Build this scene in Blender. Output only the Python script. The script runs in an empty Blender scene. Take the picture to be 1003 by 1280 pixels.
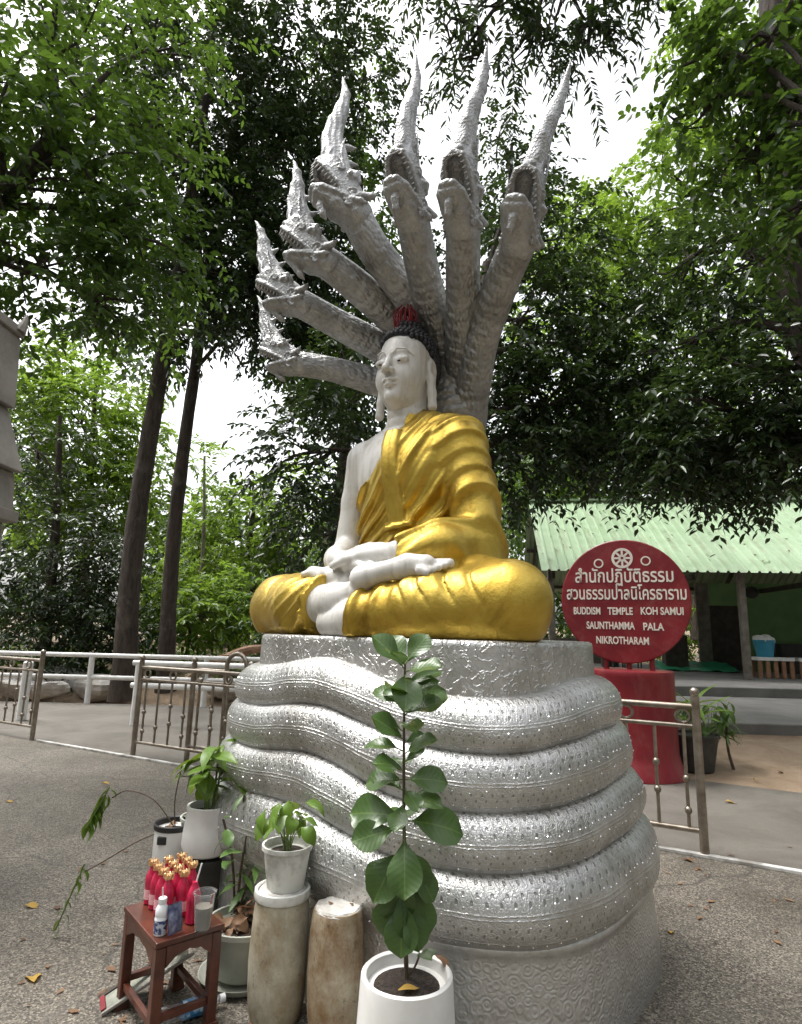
import bpy, math, random
import numpy as np
from mathutils import Vector, Matrix

scene = bpy.context.scene
COL = scene.collection
R = math.radians

# ------------------------------------------------------------------ camera
EYE = np.array([0.0, 0.0, 1.55])
PITCH, ROLL, FPX = R(11.1), R(1.4), 760.0          # focal length in pixels of a 1003 x 1280 picture
FWD = np.array([0, math.cos(PITCH), math.sin(PITCH)])
UP0 = np.array([0, -math.sin(PITCH), math.cos(PITCH)])
RGT = np.array([1.0, 0, 0]) * math.cos(ROLL) + UP0 * math.sin(ROLL)
UPV = UP0 * math.cos(ROLL) - np.array([1.0, 0, 0]) * math.sin(ROLL)
cam_data = bpy.data.cameras.new('camera')
cam = bpy.data.objects.new('camera', cam_data)
COL.objects.link(cam)
cam.matrix_world = Matrix([[RGT[0], UPV[0], -FWD[0], EYE[0]],
                           [RGT[1], UPV[1], -FWD[1], EYE[1]],
                           [RGT[2], UPV[2], -FWD[2], EYE[2]], [0, 0, 0, 1]])
cam_data.sensor_fit = 'VERTICAL'
cam_data.sensor_height = 24.0
cam_data.lens = FPX / 1280 * 24.0
cam_data.clip_start = 0.05
cam_data.clip_end = 500
scene.camera = cam

# ------------------------------------------------------------------ sky, sun, exposure
SUN_EL, SUN_AZ = R(66), R(292)       # azimuth clockwise from +Y: the light comes from high up on the left
world = bpy.data.worlds.new('World')
scene.world = world
world.use_nodes = True
wn = world.node_tree
wn.nodes.clear()
sky = wn.nodes.new('ShaderNodeTexSky')
sky.sky_type = 'NISHITA'
sky.sun_disc = False
sky.sun_elevation = SUN_EL
sky.sun_rotation = SUN_AZ
sky.air_density = 1.0
sky.dust_density = 6.0
hs = wn.nodes.new('ShaderNodeHueSaturation')
hs.inputs['Saturation'].default_value = 0.18      # thin bright cloud: nearly white
bgn = wn.nodes.new('ShaderNodeBackground')
bgn.inputs['Strength'].default_value = 0.15
wo = wn.nodes.new('ShaderNodeOutputWorld')
wn.links.new(sky.outputs[0], hs.inputs['Color'])
wn.links.new(hs.outputs[0], bgn.inputs['Color'])
wn.links.new(bgn.outputs[0], wo.inputs['Surface'])

sun_d = bpy.data.lights.new('sun', 'SUN')
sun_d.energy = 0.8
sun_d.angle = R(14)
sun_d.color = (1.0, 0.97, 0.92)
sun = bpy.data.objects.new('sun', sun_d)
COL.objects.link(sun)
sdir = Vector((math.sin(SUN_AZ) * math.cos(SUN_EL), math.cos(SUN_AZ) * math.cos(SUN_EL), math.sin(SUN_EL)))
sun.rotation_euler = sdir.to_track_quat('Z', 'Y').to_euler()
sun.location = (-3, -3, 12)

scene.view_settings.view_transform = 'Standard'
scene.view_settings.look = 'None'
scene.view_settings.gamma = 1.0
scene.view_settings.exposure = 1.45
scene.view_settings.use_curve_mapping = False
scene.cycles.use_denoising = True
scene.cycles.max_bounces = 7
scene.cycles.diffuse_bounces = 3
scene.cycles.glossy_bounces = 3
scene.cycles.transmission_bounces = 5
scene.cycles.transparent_max_bounces = 8
scene.cycles.sample_clamp_indirect = 6.0

# ------------------------------------------------------------------ helpers
def at(px, py, Y):
    """world point seen at photo pixel (px, py) that lies at depth Y from the camera"""
    d = FWD + RGT * (px - 501.5) / FPX - UPV * (py - 640.0) / FPX
    return EYE + d * (Y / d[1])

def tag(o, label=None, cat=None, group=None, kind=None):
    if label: o['label'] = label
    if cat: o['category'] = cat
    if group: o['group'] = group
    if kind: o['kind'] = kind
    return o

def empty(name, loc=(0, 0, 0), rz=0.0, label=None, cat=None, group=None):
    o = bpy.data.objects.new(name, None)
    o.empty_display_size = 0.1
    COL.objects.link(o)
    o.location = loc
    o.rotation_euler = (0, 0, rz)
    return tag(o, label, cat, group)

def link(name, me, mat=None, parent=None):
    o = bpy.data.objects.new(name, me)
    COL.objects.link(o)
    if mat is not None and not me.materials:
        me.materials.append(mat)
    if parent is not None:
        o.parent = parent
    return o

def np_mesh(name, V, F, smooth=True, uv=None, midx=None):
    """mesh from an (n,3) vertex array and a list of (m,k) face arrays"""
    if not isinstance(F, (list, tuple)):
        F = [F]
    F = [np.asarray(f, dtype=np.int32) for f in F if len(f)]
    me = bpy.data.meshes.new(name)
    V = np.asarray(V, dtype=np.float32)
    me.vertices.add(len(V))
    me.vertices.foreach_set('co', V.ravel())
    loops = np.concatenate([f.ravel() for f in F])
    tot = np.concatenate([np.full(len(f), f.shape[1], dtype=np.int32) for f in F])
    st = np.concatenate([[0], np.cumsum(tot)[:-1]]).astype(np.int32)
    me.loops.add(len(loops))
    me.loops.foreach_set('vertex_index', loops)
    me.polygons.add(len(tot))
    me.polygons.foreach_set('loop_start', st)
    me.polygons.foreach_set('loop_total', tot)
    if uv is not None:
        l = me.uv_layers.new(name='UVMap')
        l.data.foreach_set('uv', np.asarray(uv, dtype=np.float32)[loops].ravel())
    me.update(calc_edges=True)
    me.validate()
    me.polygons.foreach_set('use_smooth', np.full(len(me.polygons), bool(smooth)))
    if midx is not None:
        me.polygons.foreach_set('material_index', np.asarray(midx, dtype=np.int32))
    return me

class MB:
    """collects simple shapes; build() links them as ONE mesh object"""
    def __init__(s):
        s.v, s.f = [], []
    def add(s, V, F):
        o = len(s.v)
        s.v += [tuple(map(float, p)) for p in V]
        s.f += [tuple(i + o for i in f) for f in F]
        return s
    def box(s, c, d, rz=0.0, taper=1.0):
        hx, hy, hz = d[0] / 2, d[1] / 2, d[2] / 2
        V = []
        for z, k in ((-hz, 1.0), (hz, taper)):
            for x, y in ((-hx, -hy), (hx, -hy), (hx, hy), (-hx, hy)):
                x, y = x * k, y * k
                V.append((c[0] + x * math.cos(rz) - y * math.sin(rz), c[1] + x * math.sin(rz) + y * math.cos(rz), c[2] + z))
        return s.add(V, [(3, 2, 1, 0), (4, 5, 6, 7), (0, 1, 5, 4), (1, 2, 6, 5), (2, 3, 7, 6), (3, 0, 4, 7)])
    def bar(s, a, b, w, h, up=(0, 0, 1)):
        a, b = np.array(a, float), np.array(b, float)
        t = b - a; t /= np.linalg.norm(t)
        n = np.cross(t, up)
        if np.linalg.norm(n) < 1e-6: n = np.cross(t, (1, 0, 0))
        n /= np.linalg.norm(n); m = np.cross(n, t)
        V = [p + n * x * w / 2 + m * y * h / 2 for p in (a, b) for x, y in ((-1, -1), (1, -1), (1, 1), (-1, 1))]
        return s.add(V, [(0, 1, 2, 3), (7, 6, 5, 4), (0, 4, 5, 1), (1, 5, 6, 2), (2, 6, 7, 3), (3, 7, 4, 0)])
    def tube(s, pts, r, n=10, cap=True, closed=False):
        pts = [np.array(p, float) for p in pts]
        rs = r if isinstance(r, (list, tuple, np.ndarray)) else [r] * len(pts)
        V, F = [], []
        prev = None
        m = len(pts)
        for i, p in enumerate(pts):
            if closed: t = pts[(i + 1) % m] - pts[i - 1]
            else: t = pts[min(i + 1, m - 1)] - pts[max(i - 1, 0)]
            t = t / (np.linalg.norm(t) + 1e-9)
            if prev is None:
                a = np.cross(t, (0, 0, 1))
                if np.linalg.norm(a) < 1e-3: a = np.cross(t, (1, 0, 0))
            else:
                a = prev - t * (prev @ t)
            a = a / (np.linalg.norm(a) + 1e-9); prev = a
            b = np.cross(t, a)
            for k in range(n):
                w = 2 * math.pi * k / n
                V.append(p + rs[i] * (a * math.cos(w) + b * math.sin(w)))
        for i in range(m if closed else m - 1):
            j = (i + 1) % m
            for k in range(n):
                F.append((i * n + k, i * n + (k + 1) % n, j * n + (k + 1) % n, j * n + k))
        if cap and not closed:
            F.append(tuple(range(n - 1, -1, -1))); F.append(tuple((m - 1) * n + k for k in range(n)))
        return s.add(V, F)
    def lathe(s, prof, c=(0, 0, 0), n=28, cap0=True, cap1=True):
        V, F = [], []
        for r, z in prof:
            for k in range(n):
                w = 2 * math.pi * k / n
                V.append((c[0] + r * math.cos(w), c[1] + r * math.sin(w), c[2] + z))
        for i in range(len(prof) - 1):
            for k in range(n):
                F.append((i * n + k, i * n + (k + 1) % n, (i + 1) * n + (k + 1) % n, (i + 1) * n + k))
        if cap0: F.append(tuple(range(n - 1, -1, -1)))
        if cap1: F.append(tuple((len(prof) - 1) * n + k for k in range(n)))
        return s.add(V, F)
    def ball(s, c, r, n=10, m=7):
        rr = r if isinstance(r, (tuple, list)) else (r, r, r)
        V = [(c[0], c[1], c[2] - rr[2])]
        for i in range(1, m):
            a = -math.pi / 2 + math.pi * i / m
            for k in range(n):
                w = 2 * math.pi * k / n
                V.append((c[0] + rr[0] * math.cos(a) * math.cos(w), c[1] + rr[1] * math.cos(a) * math.sin(w), c[2] + rr[2] * math.sin(a)))
        V.append((c[0], c[1], c[2] + rr[2]))
        F = [(0, 1 + (k + 1) % n, 1 + k) for k in range(n)]
        for i in range(m - 2):
            for k in range(n):
                F.append((1 + i * n + k, 1 + i * n + (k + 1) % n, 1 + (i + 1) * n + (k + 1) % n, 1 + (i + 1) * n + k))
        T = len(V) - 1
        F += [(T, 1 + (m - 2) * n + k, 1 + (m - 2) * n + (k + 1) % n) for k in range(n)]
        return s.add(V, F)
    def mesh(s, name, smooth=False, bevel=0.0):
        me = bpy.data.meshes.new(name)
        me.from_pydata(s.v, [], s.f)
        me.validate(); me.update()
        if smooth:
            me.polygons.foreach_set('use_smooth', [True] * len(me.polygons))
            me.set_sharp_from_angle(angle=R(38))
        return me
    def build(s, name, mat, parent=None, smooth=False, bevel=0.0):
        o = link(name, s.mesh(name, smooth), mat, parent)
        if bevel:
            b = o.modifiers.new('bevel', 'BEVEL'); b.width = bevel; b.segments = 2; b.limit_method = 'ANGLE'; b.angle_limit = R(40)
        return o

def spline(pts, n):
    """Catmull-Rom through the points"""
    P = np.array(pts, float)
    P = np.vstack([2 * P[0] - P[1], P, 2 * P[-1] - P[-2]])
    out = []
    m = len(P) - 3
    for q in np.linspace(0, m, n):
        i = min(int(q), m - 1); t = q - i
        a, b, c, d = P[i:i + 4]
        out.append(0.5 * (2 * b + (c - a) * t + (2 * a - 5 * b + 4 * c - d) * t * t + (3 * b - a - 3 * c + d) * t ** 3))
    return np.array(out)

# --- signed distance fields and a naive surface-nets mesher
class Grid:
    def __init__(s, lo, hi, h):
        s.lo, s.h = np.array(lo, float), h
        n = np.ceil((np.array(hi) - lo) / h).astype(int) + 1
        ax = [(lo[i] + h * np.arange(n[i])).astype(np.float32) for i in range(3)]
        s.x, s.y, s.z = ax[0][:, None, None], ax[1][None, :, None], ax[2][None, None, :]
        s.shape = tuple(n)
    def cone(s, a, b, ra, rb):
        a, b = np.array(a, np.float32), np.array(b, np.float32)
        d = b - a; L = float(d @ d) + 1e-12
        px, py, pz = s.x - a[0], s.y - a[1], s.z - a[2]
        t = np.clip((px * d[0] + py * d[1] + pz * d[2]) / L, 0, 1)
        return np.sqrt((px - t * d[0]) ** 2 + (py - t * d[1]) ** 2 + (pz - t * d[2]) ** 2) - (ra + (rb - ra) * t)
    def chain(s, pts, rs, k=0.02):
        f = None
        for i in range(len(pts) - 1):
            g = s.cone(pts[i], pts[i + 1], rs[i], rs[i + 1])
            f = g if f is None else smin(f, g, k)
        return f
    def ell(s, c, r):
        qx, qy, qz = (s.x - c[0]) / r[0], (s.y - c[1]) / r[1], (s.z - c[2]) / r[2]
        k0 = np.sqrt(qx ** 2 + qy ** 2 + qz ** 2)
        k1 = np.sqrt((qx / r[0]) ** 2 + (qy / r[1]) ** 2 + (qz / r[2]) ** 2) + 1e-9
        return k0 * (k0 - 1) / k1
    def plane(s, n, d):
        """positive on the side n points to"""
        n = np.array(n, float); n = n / np.linalg.norm(n)
        return s.x * n[0] + s.y * n[1] + s.z * n[2] - d + np.zeros(s.shape, np.float32)
    def mesh(s, F):
        F = np.asarray(F, np.float32)
        ins = F < 0
        nx, ny, nz = F.shape
        cnt = np.zeros((nx - 1, ny - 1, nz - 1), np.int8)
        offs = [(i, j, k) for i in (0, 1) for j in (0, 1) for k in (0, 1)]
        for i, j, k in offs:
            cnt += ins[i:nx - 1 + i, j:ny - 1 + j, k:nz - 1 + k]
        act = (cnt > 0) & (cnt < 8)
        I = np.argwhere(act)
        idx = np.full(act.shape, -1, np.int32)
        idx[act] = np.arange(len(I))
        cv = {o: F[I[:, 0] + o[0], I[:, 1] + o[1], I[:, 2] + o[2]] for o in offs}
        acc = np.zeros((len(I), 3)); num = np.zeros(len(I))
        for o in offs:
            for ax in range(3):
                if o[ax]: continue
                o2 = list(o); o2[ax] = 1; o2 = tuple(o2)
                a, b = cv[o], cv[o2]
                m = (a < 0) != (b < 0)
                t = np.where(m, a / np.where(m, a - b, 1), 0)
                p = np.tile(np.array(o, float), (len(I), 1)); p[:, ax] = t
                acc[m] += p[m]; num[m] += 1
        V = s.lo + (I + acc / num[:, None]) * s.h
        Q = []
        for ax in range(3):
            b, c = (ax + 1) % 3, (ax + 2) % 3
            sl0 = [slice(1, -1)] * 3; sl1 = [slice(1, -1)] * 3
            sl0[ax] = slice(0, -1); sl1[ax] = slice(1, None)
            A, B = ins[tuple(sl0)], ins[tuple(sl1)]
            for flip, m in ((False, A & ~B), (True, ~A & B)):
                e = np.argwhere(m)
                if not len(e): continue
                base = e.copy(); base[:, b] += 1; base[:, c] += 1
                q = []
                for db, dc in ((-1, -1), (0, -1), (0, 0), (-1, 0)):
                    w = base.copy(); w[:, b] += db; w[:, c] += dc
                    q.append(idx[w[:, 0], w[:, 1], w[:, 2]])
                q = np.stack(q, 1)
                Q.append(q[:, ::-1] if flip else q)
        return V, np.vstack(Q)

def smin(a, b, k):
    h = np.clip(0.5 + 0.5 * (b - a) / k, 0, 1)
    return b + (a - b) * h - k * h * (1 - h)
def smax(a, b, k):
    return -smin(-a, -b, k)
def sstep(a, b, x):
    t = np.clip((x - a) / (b - a), 0, 1)
    return t * t * (3 - 2 * t)

# ------------------------------------------------------------------ materials
def new_mat(name):
    m = bpy.data.materials.new(name)
    m.use_nodes = True
    nt = m.node_tree
    b = nt.nodes['Principled BSDF']
    return m, nt, b

class NT:
    """tiny node-graph shorthand"""
    def __init__(s, nt): s.nt = nt
    def n(s, t, **kw):
        d = s.nt.nodes.new(t)
        for k, v in kw.items():
            if k in d.inputs: d.inputs[k].default_value = v
            else: setattr(d, k, v)
        return d
    def l(s, a, b): s.nt.links.new(a, b)
    def math(s, op, a, b=None, c=None):
        d = s.nt.nodes.new('ShaderNodeMath'); d.operation = op
        for i, v in enumerate((a, b, c)):
            if v is None: continue
            if isinstance(v, (int, float)): d.inputs[i].default_value = v
            else: s.l(v, d.inputs[i])
        return d.outputs[0]
    def ramp(s, fac, stops):
        d = s.nt.nodes.new('ShaderNodeValToRGB')
        e = d.color_ramp.elements
        while len(e) < len(stops): e.new(0.5)
        for el, (p, c) in zip(e, stops):
            el.position = p
            el.color = (*c, 1) if len(c) == 3 else c
        s.l(fac, d.inputs[0])
        return d.outputs[0]
    def noise(s, scale, detail=4, rough=0.55, vec=None, dist=0.0):
        d = s.n('ShaderNodeTexNoise', Scale=scale, Detail=detail, Roughness=rough, Distortion=dist)
        if vec is not None: s.l(vec, d.inputs['Vector'])
        return d.outputs['Fac']
    def coord(s, which='Object'):
        return s.n('ShaderNodeTexCoord').outputs[which]
    def mix(s, fac, a, b, mode='MIX'):
        d = s.nt.nodes.new('ShaderNodeMix'); d.data_type = 'RGBA'; d.blend_type = mode
        for i, v in ((0, fac), (6, a), (7, b)):
            if isinstance(v, (int, float)): d.inputs[i].default_value = v
            elif isinstance(v, tuple): d.inputs[i].default_value = (*v, 1)
            else: s.l(v, d.inputs[i])
        return d.outputs[2]
    def bump(s, h, strength, dist, bsdf, prev=None):
        d = s.n('ShaderNodeBump', Strength=strength, Distance=dist)
        s.l(h, d.inputs['Height'])
        if prev is not None: s.l(prev, d.inputs['Normal'])
        if bsdf is not None: s.l(d.outputs[0], bsdf.inputs['Normal'])
        return d.outputs[0]

def simple(name, c0, c1=None, rough=0.5, metal=0.0, scale=6.0, bump=0.15, bscale=60.0, bdist=0.004, spec=None, coord='Object', contrast=(0.35, 0.65)):
    """two-tone noise colour with a fine bump"""
    m, nt, b = new_mat(name)
    g = NT(nt)
    co = g.coord(coord)
    f = g.noise(scale, 6, 0.6, co)
    col = g.ramp(f, [(contrast[0], c0), (contrast[1], c1 or tuple(x * 0.7 for x in c0))])
    g.l(col, b.inputs['Base Color'])
    b.inputs['Roughness'].default_value = rough
    b.inputs['Metallic'].default_value = metal
    if spec is not None: b.inputs['Specular IOR Level'].default_value = spec
    if bump:
        g.bump(g.noise(bscale, 3, 0.6, co), bump, bdist, b)
    return m

def leaf_mat(name, cols, rough=0.42, trans=0.35, tcol=(0.20, 0.34, 0.04)):
    m, nt, b = new_mat(name)
    g = NT(nt)
    geo = g.n('ShaderNodeNewGeometry')
    n = len(cols)
    col = g.ramp(geo.outputs['Random Per Island'], [(i / max(1, n - 1), c) for i, c in enumerate(cols)])
    g.l(col, b.inputs['Base Color'])
    b.inputs['Roughness'].default_value = rough
    b.inputs['Specular IOR Level'].default_value = 0.5
    tr = g.n('ShaderNodeBsdfTranslucent')
    g.l(g.mix(0.55, col, tcol), tr.inputs['Color'])
    ms = g.n('ShaderNodeMixShader', Fac=trans)
    g.l(b.outputs[0], ms.inputs[1]); g.l(tr.outputs[0], ms.inputs[2])
    g.l(ms.outputs[0], nt.nodes['Material Output'].inputs['Surface'])
    return m
M = {}
# ------------------------------------------------------------------ materials of the setting
def mat_yard():
    m, nt, b = new_mat('exposed_aggregate'); g = NT(nt)
    co = g.coord('Object')
    vor = g.n('ShaderNodeTexVoronoi', Scale=135.0); g.l(co, vor.inputs['Vector'])
    hsv = g.n('ShaderNodeSeparateColor'); g.l(vor.outputs['Color'], hsv.inputs[0])
    stone = g.ramp(hsv.outputs[0], [(0.0, (0.036, 0.031, 0.025)), (0.30, (0.088, 0.079, 0.066)), (0.70, (0.155, 0.142, 0.120)), (1.0, (0.30, 0.28, 0.24))])
    big = g.noise(0.9, 8, 0.65, co, 0.4)
    stain = g.ramp(big, [(0.32, (0.45, 0.41, 0.35)), (0.48, (0.82, 0.78, 0.72)), (0.66, (1.15, 1.10, 1.03))])
    c = g.mix(1.0, stone, stain, 'MULTIPLY')
    crk = g.n('ShaderNodeTexVoronoi', Scale=0.55, feature='DISTANCE_TO_EDGE'); wv = g.n('ShaderNodeTexNoise', Scale=2.5, Detail=6.0)
    g.l(co, wv.inputs['Vector']); va = g.n('ShaderNodeVectorMath', operation='MULTIPLY_ADD'); g.l(wv.outputs['Color'], va.inputs[0]); va.inputs[1].default_value = (.5, .5, 0); g.l(co, va.inputs[2]); g.l(va.outputs[0], crk.inputs['Vector'])
    c = g.mix(g.ramp(crk.outputs['Distance'], [(0.0, (0.75, 0.75, 0.75)), (0.006, (0, 0, 0))]), c, (0.03, 0.027, 0.023))
    blot = g.noise(4.5, 6, 0.7, co, 1.0)
    c = g.mix(g.ramp(blot, [(0.54, (0, 0, 0)), (0.70, (0.6, 0.6, 0.6))]), c, (0.09, 0.08, 0.068))
    g.l(c, b.inputs['Base Color'])
    b.inputs['Roughness'].default_value = 0.72
    n1 = g.bump(vor.outputs['Distance'], 0.5, 0.004, None)
    g.bump(g.noise(6, 5, 0.6, co), 0.25, 0.02, b, n1)
    return m
def mat_concrete(name, c0, c1, scale=1.2, rough=0.8):
    m, nt, b = new_mat(name); g = NT(nt)
    co = g.coord('Object')
    c = g.ramp(g.noise(scale, 9, 0.68, co, 0.5), [(0.3, c0), (0.7, c1)])
    spk = g.noise(140, 2, 0.5, co)
    c = g.mix(0.35, c, g.ramp(spk, [(0.3, (0.3, 0.3, 0.3)), (0.7, (1, 1, 1))]), 'MULTIPLY')
    g.l(c, b.inputs['Base Color'])
    b.inputs['Roughness'].default_value = rough
    g.bump(g.noise(45, 5, 0.65, co), 0.3, 0.006, b)
    return m
M['yard'] = mat_yard()
M['path'] = mat_concrete('worn_concrete', (0.090, 0.079, 0.064), (0.180, 0.163, 0.139))
M['terrace'] = mat_concrete('terrace_concrete', (0.10, 0.097, 0.088), (0.20, 0.193, 0.18))
M['sand'] = mat_concrete('sandy_soil', (0.22, 0.15, 0.09), (0.38, 0.285, 0.195), 2.0, 0.95)
M['soil'] = simple('leaf_litter_soil', (0.10, 0.07, 0.045), (0.22, 0.16, 0.10), 0.95, scale=1.5, bump=0.6, bscale=14, bdist=0.05)
M['rock'] = simple('pale_rock', (0.30, 0.28, 0.25), (0.55, 0.53, 0.5), 0.9, scale=2.0, bump=0.5, bscale=9, bdist=0.05)
M['steel'] = simple('dull_steel', (0.40, 0.355, 0.30), (0.22, 0.18, 0.14), 0.36, 0.9, scale=9, bump=0.04, bscale=40)
M['white_paint'] = simple('white_paint', (0.62, 0.61, 0.58), (0.78, 0.77, 0.75), 0.45, scale=7, bump=0.05)
M['track_paint'] = simple('worn_white_track', (0.24, 0.225, 0.20), (0.58, 0.57, 0.54), 0.6, scale=5, bump=0.3, bscale=60, contrast=(0.38, 0.55))
M['shrine'] = simple('grey_cement', (0.20, 0.185, 0.165), (0.33, 0.31, 0.28), 0.85, scale=3, bump=0.35, bscale=30, bdist=0.01)
M['red'] = simple('red_paint', (0.165, 0.007, 0.013), (0.24, 0.011, 0.019), 0.42, scale=2.5, bump=0.12, bscale=25, bdist=0.006)
M['lettering'] = simple('cream_lettering', (0.70, 0.64, 0.55), (0.82, 0.77, 0.68), 0.5, scale=20, bump=0)
M['roof'] = simple('green_sheet_metal', (0.20, 0.30, 0.165), (0.31, 0.41, 0.265), 0.4, 0.0, scale=1.4, bump=0.05, bscale=8, contrast=(0.25, 0.75))
def weather(m, col, amount, stretch, thr):
    nt = m.node_tree; g = NT(nt); b = nt.nodes['Principled BSDF']; co = g.coord('Object')
    mp = g.n('ShaderNodeMapping'); mp.inputs['Scale'].default_value = stretch; g.l(co, mp.inputs[0])
    old = b.inputs['Base Color'].links[0].from_socket
    k = g.ramp(g.noise(1.0, 8, 0.72, mp.outputs[0], 0.4), [(thr, (0, 0, 0)), (thr + .16, (amount,) * 3)])
    c = g.mix(k, old, col)
    oi = g.n('ShaderNodeObjectInfo')
    c = g.mix(1.0, c, g.ramp(oi.outputs['Random'], [(0, (0.84, 0.84, 0.84)), (1, (1.06, 1.06, 1.06))]), 'MULTIPLY')
    g.l(c, b.inputs['Base Color'])
weather(M['roof'], (0.16, 0.12, 0.075), 0.55, (6, 0.8, 0.8), 0.52)
weather(M['red'], (0.26, 0.06, 0.055), 0.55, (5, 5, 2), 0.50)
M['post'] = simple('grey_timber', (0.10, 0.088, 0.07), (0.19, 0.17, 0.14), 0.85, scale=5, bump=0.4, bscale=30, bdist=0.01)
M['green_wall'] = simple('green_wall_paint', (0.12, 0.22, 0.085), (0.16, 0.28, 0.115), 0.8, scale=2, bump=0.1)
M['dark_wood'] = simple('dark_door_wood', (0.025, 0.02, 0.016), (0.06, 0.045, 0.035), 0.7, scale=5, bump=0.2)
M['black'] = simple('black_plastic', (0.012, 0.012, 0.012), (0.03, 0.03, 0.03), 0.5, scale=5, bump=0.05)
M['brown_wood'] = simple('orange_brown_wood', (0.22, 0.10, 0.05), (0.33, 0.17, 0.09), 0.6, scale=6, bump=0.2)
M['blue_plastic'] = simple('blue_plastic', (0.03, 0.22, 0.33), (0.04, 0.28, 0.40), 0.4, scale=6, bump=0)
M['green_tarp'] = simple('green_tarp', (0.02, 0.20, 0.10), (0.03, 0.28, 0.14), 0.5, scale=6, bump=0.3)

def sheet(name, poly, z, mat, kind='structure'):
    V = [(x, y, z) for x, y in poly]
    me = bpy.data.meshes.new(name); me.from_pydata(V, [], [tuple(range(len(V)))]); me.update()
    return tag(link(name, me, mat), kind=kind)

# ------------------------------------------------------------------ ground
# soil sheet to the horizon, uneven beyond the paving
gx = np.concatenate([np.linspace(-160, -14, 16), np.linspace(-12, 18, 61), np.linspace(20, 160, 16)])
gy = np.concatenate([np.linspace(-60, -6, 8), np.linspace(-4, 40, 89), np.linspace(44, 260, 18)])
GX, GY = np.meshgrid(gx, gy, indexing='ij')
bank = sstep(13.2, 19, GY) * (1 - sstep(-2, 4, GX))
GZ = -0.03 + bank * (0.35 + 0.25 * np.sin(GX * 1.3) * np.cos(GY * 0.9)) + sstep(30, 120, GY) * 3.0
GZ -= 0.35 * sstep(12.7, 13.2, GY) * (1 - sstep(13.4, 15.5, GY)) * (1 - sstep(-2, 2, GX))
n0, n1 = GX.shape
idx = np.arange(n0 * n1).reshape(n0, n1)
tag(link('ground', np_mesh('ground', np.stack([GX, GY, GZ], -1).reshape(-1, 3),
    np.stack([idx[:-1, :-1], idx[1:, :-1], idx[1:, 1:], idx[:-1, 1:]], -1).reshape(-1, 4)), M['soil']), kind='structure')
def fy(x): return 6.007 - 0.5355 * x            # the line of the gate track
FD = np.array([0.8815, -0.4721, 0.0])           # along the fence, to the right
FNR = np.array([0.4721, 0.8815, 0.0])           # away from the camera
sheet('yard_pavement', [(-16, -5), (10, -5), (10, fy(10)), (-16, fy(-16))], 0.0, M['yard'])
sheet('back_pavement', [(-16, fy(-16) + .02), (0.6, fy(0.6) + .02), (0.6, 12.62), (-16, 12.62)], -0.004, M['path'])
sheet('path', [(0.62, fy(0.62) + .02), (10, fy(10) + .02), (14, 1.6), (4.3, 6.75), (0.62, 8.7)], -0.004, M['path'])
# sandy patch, gently rising to the terrace
sx = np.linspace(0.7, 16, 40); sy = np.linspace(0, 1, 16)
V = []
for i, x in enumerate(sx):
    y0 = 8.72 - 0.535 * (x - 0.62) - 0.05
    for t in sy:
        y = y0 + (9.55 - y0) * t
        V.append((x, y, -0.012 + 0.24 * t * t + 0.02 * math.sin(x * 3 + y * 2.1) * math.sin(y * 4.3 - x) * min(1, t * 4)))
idx = np.arange(len(V)).reshape(len(sx), len(sy))
tag(link('sandy_ground', np_mesh('sandy_ground', V, np.stack([idx[:-1, :-1], idx[1:, :-1], idx[1:, 1:], idx[:-1, 1:]], -1).reshape(-1, 4)), M['sand']), kind='structure')
tag(MB().box((10.6, 11.35, 0.1), (20, 4.1, 0.5)).build('terrace', M['terrace'], bevel=0.02), kind='structure')
tag(MB().box((11.6, 18.4, 0.2), (20, 10.0, 0.7)).build('pavilion_floor', M['terrace'], bevel=0.02), kind='structure')

# gate tracks let into the paving
for name, x0, x1, lab in (('gate_track', -4.75, -1.9, 'white painted gate track on the ground left of the statue'),
                          ('gate_track', 1.55, 7.5, 'white painted gate track on the ground right of the statue')):
    o = MB().bar((x0, fy(x0) - .02, 0.012), (x1, fy(x1) - .02, 0.012), 0.05, 0.024).build(name, M['track_paint'], bevel=0.004)
    tag(o, lab, 'track', 'gate tracks')

# ------------------------------------------------------------------ steel fence
def ring_pts(c, r, ax, n=14):
    ax = np.array(ax, float)
    return [np.array(c) + r * (math.cos(2 * math.pi * k / n) * ax + math.sin(2 * math.pi * k / n) * np.array([0, 0, 1.0])) for k in range(n)]
def baluster_mesh(h0, h1, knobs, r=0.013):
    b = MB().tube([(0, 0, h0), (0, 0, h1)], r, 8)
    for z in knobs: b.ball((0, 0, z), (0.027, 0.027, 0.03), 10, 6)
    return b.mesh('baluster', True)
BAL = [baluster_mesh(0.17, 0.9, (0.42, 0.62)), baluster_mesh(0.17, 0.9, (0.30, 0.52)), baluster_mesh(0.17, 0.9, (0.36,))]
for me in BAL: me.materials.append(M['steel'])
ringm = MB().tube(ring_pts((0, 0, 0), 0.05, (1, 0, 0)), 0.012, 7, closed=True).mesh('ring', True); ringm.materials.append(M['steel'])
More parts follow.
